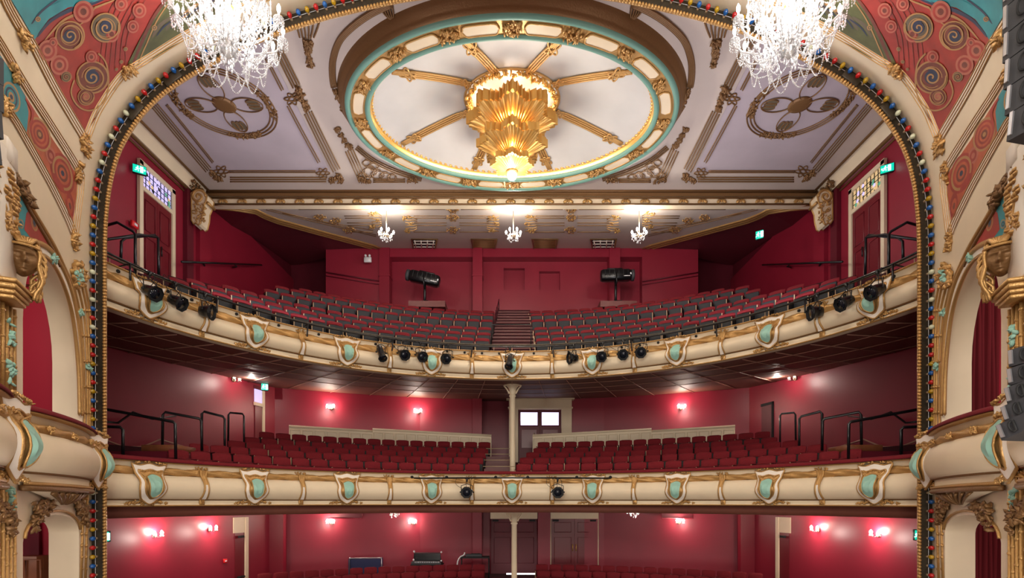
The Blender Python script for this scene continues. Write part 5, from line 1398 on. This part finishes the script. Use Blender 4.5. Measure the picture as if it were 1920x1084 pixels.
c=at(890,1041,22.6); t=thing('control_box','low black control box lying on the side table','equipment',c); bx(MB(),874,904,1039,1043.2,.3,22.6).build('case','dgrey',t,c); bx(MB(),884,900,1038,1039.3,.2,22.6).build('top_unit','blackm',t,c)
c=at(862,1060,22.4); tag(mbtube(smooth_poly([at(857,1066,22.35),at(859,1052,22.35),at(864,1044,22.35),at(870,1041,22.4),at(872,1036,22.4)],4),.028,6).build('cable','plastic',None,c),'white cable drooping from the side table at the stalls rear','cable')
# ================================================================== STAGE BOXES
def barc(s0,s1,b0,n=24,o=0,c=.02):
    """plan curve of a box front on the left splay wall: s = distance from the arch plane along the wall"""
    out=[]
    for k in range(n+1):
        f=k/n; s_=s0+(s1-s0)*f; bl=c+b0*math.sin(PI*f)**.62
        p=Vector((-8.04,10.2,0))+WD*s_+WN*bl; out.append(p)
    # outward normals for the offset
    res=[]
    for i,p in enumerate(out):
        a=out[max(0,i-1)]; d=out[min(len(out)-1,i+1)]; t=(d-a).normalized(); nn=Vector((-t.y,t.x,0))
        if nn.dot(WN)<0: nn=-nn
        res.append((p+nn*o,t,nn))
    return res
def boxfront(sd,s0,s1,b0,label,zoff=0,carts=(),fan=True,sz=1.0):
    S=SIDE[sd]; mid=barc(s0,s1,b0)[12][0]; b=mir(Vector((mid.x,mid.y,.2+zoff)),sd)
    t=thing('stage_box_front',label,'box front',b)
    def row(o,z): return [mir(Vector((p.x,p.y,z+zoff)),sd) for p,_,_ in barc(s0,s1,b0,o=o)]
    def G(name,prof,m,sm=True): MB().grid([row(o,z) for o,z in prof],smooth=sm).build(name,m,t,b)
    zb,z0,z1,zr,zt,zp=.22,.40,.93,1.05,1.20,1.30
    for e in (0,-1):
        pr=[(-.3,zb),(0,zb),(0,z0)]+[(bulge(z0+(z1-z0)*k/8,z0,z1,.16),z0+(z1-z0)*k/8) for k in range(9)]+[(0,z1),(.01,zt),(-.3,zt)]
        MB().add([row(o,z)[e] for o,z in pr],[list(range(len(pr)))]).build('end_panel','cream',t,b)
    G('base_band',[(-.3,zb),(0,zb),(0,z0)],'cream',False)
    G('gilt_base_line',[(0,zb-.02),(.05,zb),(.06,zb+.03),(0,zb+.05)],'gold')
    n=12; G('rounded_front',[(0,z0)]+[(bulge(z0+(z1-z0)*k/n,z0,z1,.16),z0+(z1-z0)*k/n) for k in range(n+1)]+[(0,z1)],'cream')
    G('gilt_lower_line',[(.0,z0-.03),(.05,z0-.02),(.05,z0+.01),(0,z0+.02)],'dgold')
    mb=MB(); rows=[]
    L=barc(s0,s1,b0,n=60,o=.03)
    for i,(p,tt,nn) in enumerate(L): rows.append([mir(p+nn*(.05*math.cos(a)*(1+.2*math.cos(3*a+i*.55)))+Vector((0,0,.99+zoff+.065*math.sin(a)*(1+.2*math.cos(3*a+i*.55)))),sd) for a in [2*PI*j/14 for j in range(14)]])
    mb.grid(rows,closed=True)
    for i in range(70): 
        p,tt,nn=L[random.choice((6,7,8,9,22,23,24,25,38,39,40,41,52,53,54))]; mb.leaf(mir(p+nn*.08+Vector((0,0,.99+zoff+random.uniform(-.04,.04))),sd),.035)
    mb.build('twisted_leaf_band','gold',t,b)
    G('top_band',[(0,zr),(.01,zr),(.02,zt-.04),(.07,zt-.02),(.07,zt),(-.2,zt)],'cream')
    G('gilt_top_line',[(.03,zt-.05),(.08,zt-.035),(.09,zt-.005),(.05,zt)],'gold')
    G('velvet_armrest',[(.09,zt)]+[(-.02+.13*math.cos(PI*k/8),zt+.085*math.sin(PI*k/8)**.7) for k in range(9)]+[(-.15,zt)],'velvet')
    if fan:
        sm=(s0+s1)/2; ap=Vector((-8.04,10.2,0))+WD*sm+WN*.04+Vector((0,0,-.08+zoff)); rows=[]
        top=barc(s0+.02,s1-.02,b0,n=48,o=-.02); RR=[]
        for q in (0,.12,.35,.6,.8,1):
            RR.append([mir((p+Vector((0,0,zb-.02+zoff)))*(1-q)+ap*q+WN*(.04*math.sin(PI*q)),sd) for i,(p,_,_) in enumerate(top)])
        MB().grid(RR).build('shell_corbel','cream',t,b)
        for k in range(9):
            f=.18+.64*k/8; p=top[int(f*48)][0]; A=p+Vector((0,0,zb-.06+zoff)); mb=MB()
            pts=[A*(1-q)+ap*q+WN*(.04*math.sin(PI*q)+.012) for q in (.12,.3,.5,.7,.85)]
            mb.tube([mir(x,sd) for x in pts],[.045,.04,.032,.022,.012],6,flat=.5); mb.build('shell_flute','dgold',t,b)
        mb=MB(); mb.tube([mir(p+Vector((0,0,zb-.04+zoff)),sd) for p,_,_ in barc(s0-.02,s1+.02,b0,o=.03)],.04,6); mb.build('corbel_rim','dgold',t,b)
    return t
def place_cart(mk,sd,s0,s1,b0,f,label,z=.2,tilt=0):
    L=barc(s0,s1,b0,n=40); p,tt,nn=L[int(f*40)]; q=mir(p,sd); n2=mir(nn,sd); rz=math.atan2(n2.y,n2.x)+PI/2
    mk.put((q.x,q.y,z),rz+tilt,label)
cmk=cart_protos(1.08,.2,.74,.16,.85,'cartouches on the stage box fronts')
for sd in (-1,1):
    S=SIDE[sd]
    boxfront(sd,.42,3.62,.24,f'cream {S} stage box front nearest the arch with crimson armrest')
    boxfront(sd,4.3,6.9,.26,f'cream {S} stage box front cut off by the picture edge')
    place_cart(cmk,sd,.42,3.62,.24,.105,f'gilt cartouche at the arch end of the {S} stage box front',tilt=.35*sd)
    place_cart(cmk,sd,4.3,6.9,.26,.12,f'gilt cartouche on the {S} stage box front at the picture edge',tilt=.3*sd)
    # pilaster between boxes with mask
    MPs=lambda s_,z,o=0: mir(Vector((-8.04,10.2,0))+WD*(s_+DS)+WN*(o*OS)+Vector((0,0,z+DZ)),sd)
    DS,DZ,OS=.5,0,.5
    b=MPs(3.45,-4.6)
    t=thing('reed_pilaster_bundle',f'bundle of gilt reeds with teal flowers between the two {S} boxes','pilaster',b,group='reed bundles')
    for k,s_ in enumerate((3.3,3.42,3.54,3.66,3.80)):
        for z0,z1 in ((-4.6,.15),(1.3,2.45)):
            mb=MB(); mb.tube([MPs(s_,z0,.05),MPs(s_,z1,.05)],.024,6)
            z=z0+.1*k+.1
            while z<z1: mb.ball(MPs(s_,z,.05),(.034,.034,.03),6,4); z+=.32
            mb.build('gilt_reed','gold',t,b)
    mb=MB()
    for z in (2.1,1.6,.02): 
        for _ in range(14): mb.leaf(MPs(3.48+random.uniform(-.06,.08),z+random.uniform(-.14,.14),.1),.06)
    mb.build('teal_flower','tealp',t,b)
    DS,DZ,OS=.62,-.60,.45
    b=MPs(3.5,3.0)
    t=thing('mask_capital',f'stepped gilt capital with a serene gilded woman\'s mask beside the {S} box arch','capital',b,group='mask capitals')
    for k,(w,h,z) in enumerate(((.40,.05,3.06),(.48,.05,3.11),(.56,.06,3.17),(.64,.045,3.225))):
        mb=MB(); A=Matrix.Rotation(math.atan2(WD.y,WD.x)*(1 if sd<0 else -1)+(0 if sd<0 else PI),3,'Z'); mb.box(MPs(3.52,z,.1),(w,.28+.04*k,h),A,bevel=.008); mb.build('capital_step','gold',t,b)
    mb=MB(); A=Matrix.Rotation(math.atan2(WD.y,WD.x)*(1 if sd<0 else -1)+(0 if sd<0 else PI),3,'Z'); mb.box(MPs(3.62,4.05,.02),(.5,.2,1.6),A,bevel=.02); mb.box(MPs(3.52,4.85,.02),(.34,.22,.3),A,bevel=.02); mb.build('white_block','white',t,b)
    # face: one continuous mesh, looking to the camera and towards the arch
    fc=MPs(3.36,3.66,.36); fdir=Vector((.74 if sd<0 else -.74,-.66,-.16)).normalized(); up=Vector((0,0,1)); sx=fdir.cross(up).normalized(); uu=sx.cross(fdir)
    mb=MB(); rows=[]; NR,NS=44,56
    for i in range(NR+1):
        th=PI*i/NR; row=[]
        for j in range(NS):
            ph=2*PI*j/NS; x=math.sin(th)*math.sin(ph); y=math.sin(th)*math.cos(ph); z=math.cos(th)
            w=.155*(1-.28*max(0,-z)**1.4); X=x*w; Z=z*.225; Y=y*.13
            if y>0:
                g=lambda cx,cz,sx_,sz_: math.exp(-((x-cx)/sx_)**2-((z-cz)/sz_)**2)
                Y+=.085*g(0,-.17,.17,.13)+.055*g(0,.05,.11,.24)+.028*g(.36,.27,.26,.06)+.028*g(-.36,.27,.26,.06)   # nose, bridge, brow
                Y-=.055*(g(.36,.10,.24,.13)+g(-.36,.10,.24,.13)); Y+=.040*(g(.36,.09,.16,.065)+g(-.36,.09,.16,.065))-.012*(g(.36,.03,.2,.02)+g(-.36,.03,.2,.02))
                Y+=.040*g(0,-.42,.24,.045)+.040*g(0,-.54,.20,.05)-.030*g(0,-.48,.28,.022)-.02*g(0,-.63,.2,.04)+.035*g(0,-.76,.24,.12)+.012*(g(.5,-.2,.2,.2)+g(-.5,-.2,.2,.2))
            row.append(fc+sx*X+fdir*Y+uu*Z)
        rows.append(row)
    mb.grid(rows,closed=True); face=mb.build('mask_face','dgold',t,b)
    mb=MB()
    mb.tube([fc+sx*(.165*math.sin(a))+fdir*(.135*math.cos(a))+uu*(.13+.02*math.cos(a)) for a in [PI*(k/12-.5)*1.1 for k in range(13)]],.018,6); mb.build('headband','gold',face,b)
    mb=MB()
    for s_ in (-1,1):
        for k in range(7):
            a=.7+k*.22; pts=[]
            for i in range(9):
                q=i/8; pts.append(fc+sx*(s_*(.11+.06*math.sin(q*3)+.012*k*math.sin(q*9+k)))+fdir*(.05-.03*k)+uu*(.19-.68*q)+sx*s_*.02*math.sin(q*12+k*2))
            mb.tube(smooth_poly(pts,2),.022,5)
    for k in range(9):
        a=(k/8-.5)*2.4; mb.tube(smooth_poly([fc+fdir*.12+uu*.17+sx*(.05*math.sin(a)),fc+uu*.25+sx*(.12*math.sin(a))+fdir*.02,fc+uu*.16+sx*(.17*math.sin(a))-fdir*.09],4),.026,5)
    mb.build('mask_hair','gold',t,b)
    mb=MB()
    for s_,z in ((3.46,4.22),(3.42,4.45),(3.58,4.55),(3.66,4.30),(3.40,4.32)):
        for a in range(6): mb.ball(MPs(s_+.07*math.cos(a),z+.07*math.sin(a),.2),(.055,.055,.035),7,5)
        mb.ball(MPs(s_,z,.26),.035,7,5)
    mb.build('rose_cluster','gold',t,b)
    mb=MB()
    for _ in range(44): mb.leaf(MPs(3.5+random.uniform(-.2,.22),3.98+random.uniform(-.1,.12),.2),.075)
    for s_ in (3.44,3.62): mb.tube(smooth_poly([MPs(s_,3.95,.2),MPs(s_-.06,4.1,.22),MPs(s_+.03,4.3,.2)],4),.03,6)
    mb.build('leaf_swag','gold',t,b)
    # second capital cluster towards the stage
    b=MPs(3.95,4.0)
    t=thing('gilt_flower_spray',f'tall gilt flower spray on the {S} pier at the picture edge','moulding',b,group='gilt flower sprays')
    mb=MB()
    for _ in range(60): mb.leaf(MPs(3.97+random.uniform(-.1,.12),4.35+random.uniform(-.28,.3),.16),.075)
    mb.build('flower_head','gold',t,b); mb=MB()
    for k in range(3): mb.tube([MPs(3.9+.07*k,3.2,.08),MPs(3.9+.07*k,4.2,.12)],.035,6)
    mb.build('flower_stem','gold',t,b)
    DS,DZ,OS=0,0,1
    # foliage brackets over the lower opening
    for s0,s1,nm in ((.62,1.2,'arch side'),(2.55,3.25,'stage side'),(3.9,4.5,'next to the picture edge')):
        b=MPs((s0+s1)/2,-.1,.05)
        t=thing('spandrel_foliage',f'fan of gilt foliage over the lower {S} opening, {nm}','moulding',b,group='gilt foliage fans')
        mb=MB()
        for _ in range(80):
            f=random.random(); h=(f if s0>2 and s0<3.5 else 1-f)
            if nm=='next to the picture edge': h=1-f
            s_=s0+(s1-s0)*f; mb.leaf(MPs(s_,.02-random.random()*.12-.40*random.random()*h,.06+random.uniform(-.02,.03)),.07)
        mb.build('gilt_foliage','dgold',t,b)
    t=thing('lower_arch_trim',f'gilt bead lining the lower arch and pier under the {S} stage box','moulding',MPs(1.5,-4.6),group='lower arch trims')
    b=MPs(1.5,-4.6)
    mb=MB(); mb.tube([mir(wallp(D,z,.02),sd) for D,z in [(D,z+.06) for D,z in LO[1:-1]]],.022,5); mb.build('gilt_bead','gold',t,b)
# curtains on the right boxes
def curtain(lab,x0,x1,y,z0,z1):
    b=Vector(((x0+x1)/2,y,z0)); n=60; rows=[]
    for z in (z0,(z0*2+z1)/3,(z0+2*z1)/3,z1): rows.append([Vector((x0+(x1-x0)*k/n,y-.12+.07*math.sin(k*1.05)+.03*math.sin(k*.43+z),z)) for k in range(n+1)])
    t=thing('box_curtain',lab,'curtain',b); MB().grid(rows).build('folds','curtain',t,b); MB().tube([rows[-1][0],rows[-1][-1]],.03,5).build('heading','curtain',t,b)
curtain('dark crimson curtain hanging in the right upper stage box',8.15,9.05,10.05,.85,4.5)
curtain('dark crimson curtain hanging in the right lower stage box',8.15,9.1,10.05,-6.3,.5)
b=Vector((-8.9,9.6,-4.6)); t=thing('wooden_cabinet','pale orange wooden cabinet inside the left lower box','cabinet',b)
A=at(42,1042,9.4); B=at(82,1100,9.4); MB().box(((A.x+B.x)/2,9.4,-2.9),(.4,.3,3.9)).build('body','wood',t,b); 
mb=MB(); mb.tube([at(47,1050,9.22),at(77,1050,9.22),at(77,1090,9.22),at(47,1090,9.22)],.02,4,closed=True); mb.build('door_panel','wood',t,b)
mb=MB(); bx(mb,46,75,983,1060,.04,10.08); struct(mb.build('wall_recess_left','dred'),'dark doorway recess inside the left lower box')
# ================================================================== SPEAKERS
def array(lab,P,n,w,h,d,rot,tilt0,tilt1,letter=True):
    t=thing('line_array_speaker',lab,'loudspeaker',P); z=0; y=0
    for k in range(n):
        a=tilt0+(tilt1-tilt0)*k/max(1,n-1)
        R=Matrix.Rotation(rot,3,'Z')@Matrix.Rotation(a,3,'X')
        c=Vector((0,0,0))+Matrix.Rotation(rot,3,'Z')@Vector((0,y,z-h/2)); 
        mb=MB(); pr=[(-w/2,-d/2),(w/2,-d/2),(w/2*.86,d/2),(-w/2*.86,d/2)]
        vs=[c+R@Vector((x,yy,zz)) for zz in (-h*.49,h*.49) for x,yy in pr]; mb.add(vs,[(0,1,2,3),(7,6,5,4),(0,4,5,1),(1,5,6,2),(2,6,7,3),(3,7,4,0)]); cab=mb.build('cabinet','dgrey',t)
        mb=MB(); mb.box(c+R@Vector((0,-d/2-.006,0)),(w*.94,.014,h*.86),R,bevel=.004); mb.build('grille','blackm',cab)
        if letter:
            for sx_ in (-1,1):
                mb=MB(); L=h*.62; x0=-w/2-.004 if sx_<0 else w/2+.004
                D_=[(-.28,.5),(-.28,-.5)]+[(-.05+.36*math.cos(q),.5*math.sin(q)) for q in [-PI/2+PI*i/10 for i in range(11)]]
                pts=[c+R@Vector((x0*(1-.03*0),(.02+p[0]*L*.8*(1 if sx_<0 else -1)),p[1]*L)) for p in D_]; mb.tube(pts,.012,4,closed=True); mb.build('letter_d','plastic' if letter==2 else 'blackm',cab)
                break
        mb=MB(); mb.box(c+R@Vector((-w/2-.012,d*.36,0)),(.02,.03,h*.8),R); mb.build('rigging_link','steel',cab)
        z-=h*math.cos(a)*1.02; y-=math.sin(a)*h*0.9
    return t
array('hanging black line array loudspeaker column at the top right edge',(5.20,5.2,5.22),6,.52,.27,.44,math.radians(12),.0,.10)
array('smaller black line array column at the right edge beside the stage box',(5.16,5.2,1.52),5,.40,.17,.34,math.radians(14),-.05,-.34)
tb=MB(); 
array('black line array loudspeaker just showing at the top left edge',(-5.38,5.2,4.45),4,.52,.27,.44,math.radians(-12),.0,.10)
# ================================================================== LARGE CHANDELIERS
for sd,px in ((-1,428),(1,1480)):
    S=SIDE[sd]; D=8.2; c=Vector((U(px)*D,D,7.27)); b=c.copy()
    t=thing('crystal_chandelier',f'big glittering crystal chandelier hanging at the top {S} before the arch','chandelier',c,group='large crystal chandeliers')
    rnd=random.Random(5)
    MB().lathe([(.02,-.45),(.09,-.38),(.05,-.25),(.12,-.1),(.05,.05),(.1,.2),(.04,.4),(.09,.6),(.03,.9),(.02,2.0)],(0,0,0),12).build('glass_stem','glass',t)
    MB().lathe([(.03,-.24),(.06,-.2),(.03,-.16)],(0,0,0),10).build('gilt_collar','fgold',t)
    MB().lathe([(.05,.30),(.09,.33),(.04,.38)],(0,0,0),10).build('gilt_collar','fgold',t)
    def bead(mb,pts,r=.012,step=.028):
        for p in resample(pts,step): mb.ball(p,r,5,3)
    lights=[]
    for ring_,(n,R0,z0) in enumerate(((12,.78,.18),(8,.50,.55))):
        for k in range(n):
            a=2*PI*(k+.5*ring_)/n; ux,uy=math.cos(a),math.sin(a)
            pts=smooth_poly([(0,0,z0-.35),(ux*R0*.4,uy*R0*.4,z0-.42),(ux*R0*.85,uy*R0*.85,z0-.25),(ux*R0,uy*R0,z0-.05)],4)
            MB().tube(pts,.014,5).build('glass_arm','glass',t)
            mb=MB(); mb.lathe([(.02,-.06),(.075,-.03),(.08,-.02),(.02,-.01)],(ux*R0,uy*R0,z0),10)
            for j in range(12):
                q=2*PI*j/12; 
                for m in range(3): mb.ball((ux*R0+.075*math.cos(q),uy*R0+.075*math.sin(q),z0-.06-.045*m),(.010,.010,.02),5,3)
            mb.build('drip_pan_and_drops','glass',t)
            MB().lathe([(.014,0),(.014,.08),(.028,.11),(.030,.15),(.004,.21)],(ux*R0,uy*R0,z0),8).build('candle_bulb','clamp',t)
            a2=2*PI*(k+1+.5*ring_)/n; mb=MB()
            A=Vector((ux*R0,uy*R0,z0-.04)); B=Vector((math.cos(a2)*R0,math.sin(a2)*R0,z0-.04))
            bead(mb,[A*(1-f)+B*f-Vector((0,0,.26*math.sin(PI*f))) for f in [i/12 for i in range(13)]]); mb.build('bead_swag','glass',t)
            mb=MB(); E=Vector((ux*.1,uy*.1,z0+.55-.2*ring_)); bead(mb,[A*(1-f)+E*f-Vector((0,0,.22*math.sin(PI*f))) for f in [i/12 for i in range(13)]]); mb.build('bead_swag','glass',t)
            if ring_==0:
                mb=MB(); E=Vector((ux*.22,uy*.22,-.50)); A=Vector((ux*.70,uy*.70,0)); bead(mb,[A*(1-f)+E*f-Vector((0,0,.10*math.sin(PI*f)))+Vector((ux,uy,0))*.12*math.sin(PI*f) for f in [i/12 for i in range(13)]]); mb.build('bead_swag','glass',t)
                mb=MB(); A=Vector((ux*.55,uy*.55,-.34)); B=Vector((math.cos(a2)*.55,math.sin(a2)*.55,-.34)); bead(mb,[A*(1-f)+B*f-Vector((0,0,.26*math.sin(PI*f))) for f in [i/12 for i in range(13)]]); mb.build('bead_swag','glass',t)
                mb=MB(); A=Vector((ux*.3,uy*.3,-.48)); B=Vector((math.cos(a2)*.3,math.sin(a2)*.3,-.48)); bead(mb,[A*(1-f)+B*f-Vector((0,0,.20*math.sin(PI*f))) for f in [i/12 for i in range(13)]]); mb.build('bead_swag','glass',t)
    for g in range(36):
        mb=MB(); a=2*PI*g/36; q0=.16+.22*(g%3)
        for k in range(22):
            z=.75-1.15*k/22; q=q0*(1 if z>0 else 1+z*.9); mb.ball((q*math.cos(a+.06*(k%3)),q*math.sin(a+.06*(k%3)),z),(.018,.018,.034),5,3)
        mb.tube([(q0*(1-.36)*math.cos(a),q0*(1-.36)*math.sin(a),-.4),(q0*math.cos(a),q0*math.sin(a),0),(q0*math.cos(a),q0*math.sin(a),.75)],.006,4)
        mb.build('crystal_string','glass',t)
    light('POINT',(c.x,c.y,c.z+.15),230,(1,.96,.90),.5); light('POINT',(c.x,c.y-.1,c.z+.9),60,(1,.96,.90),.2)
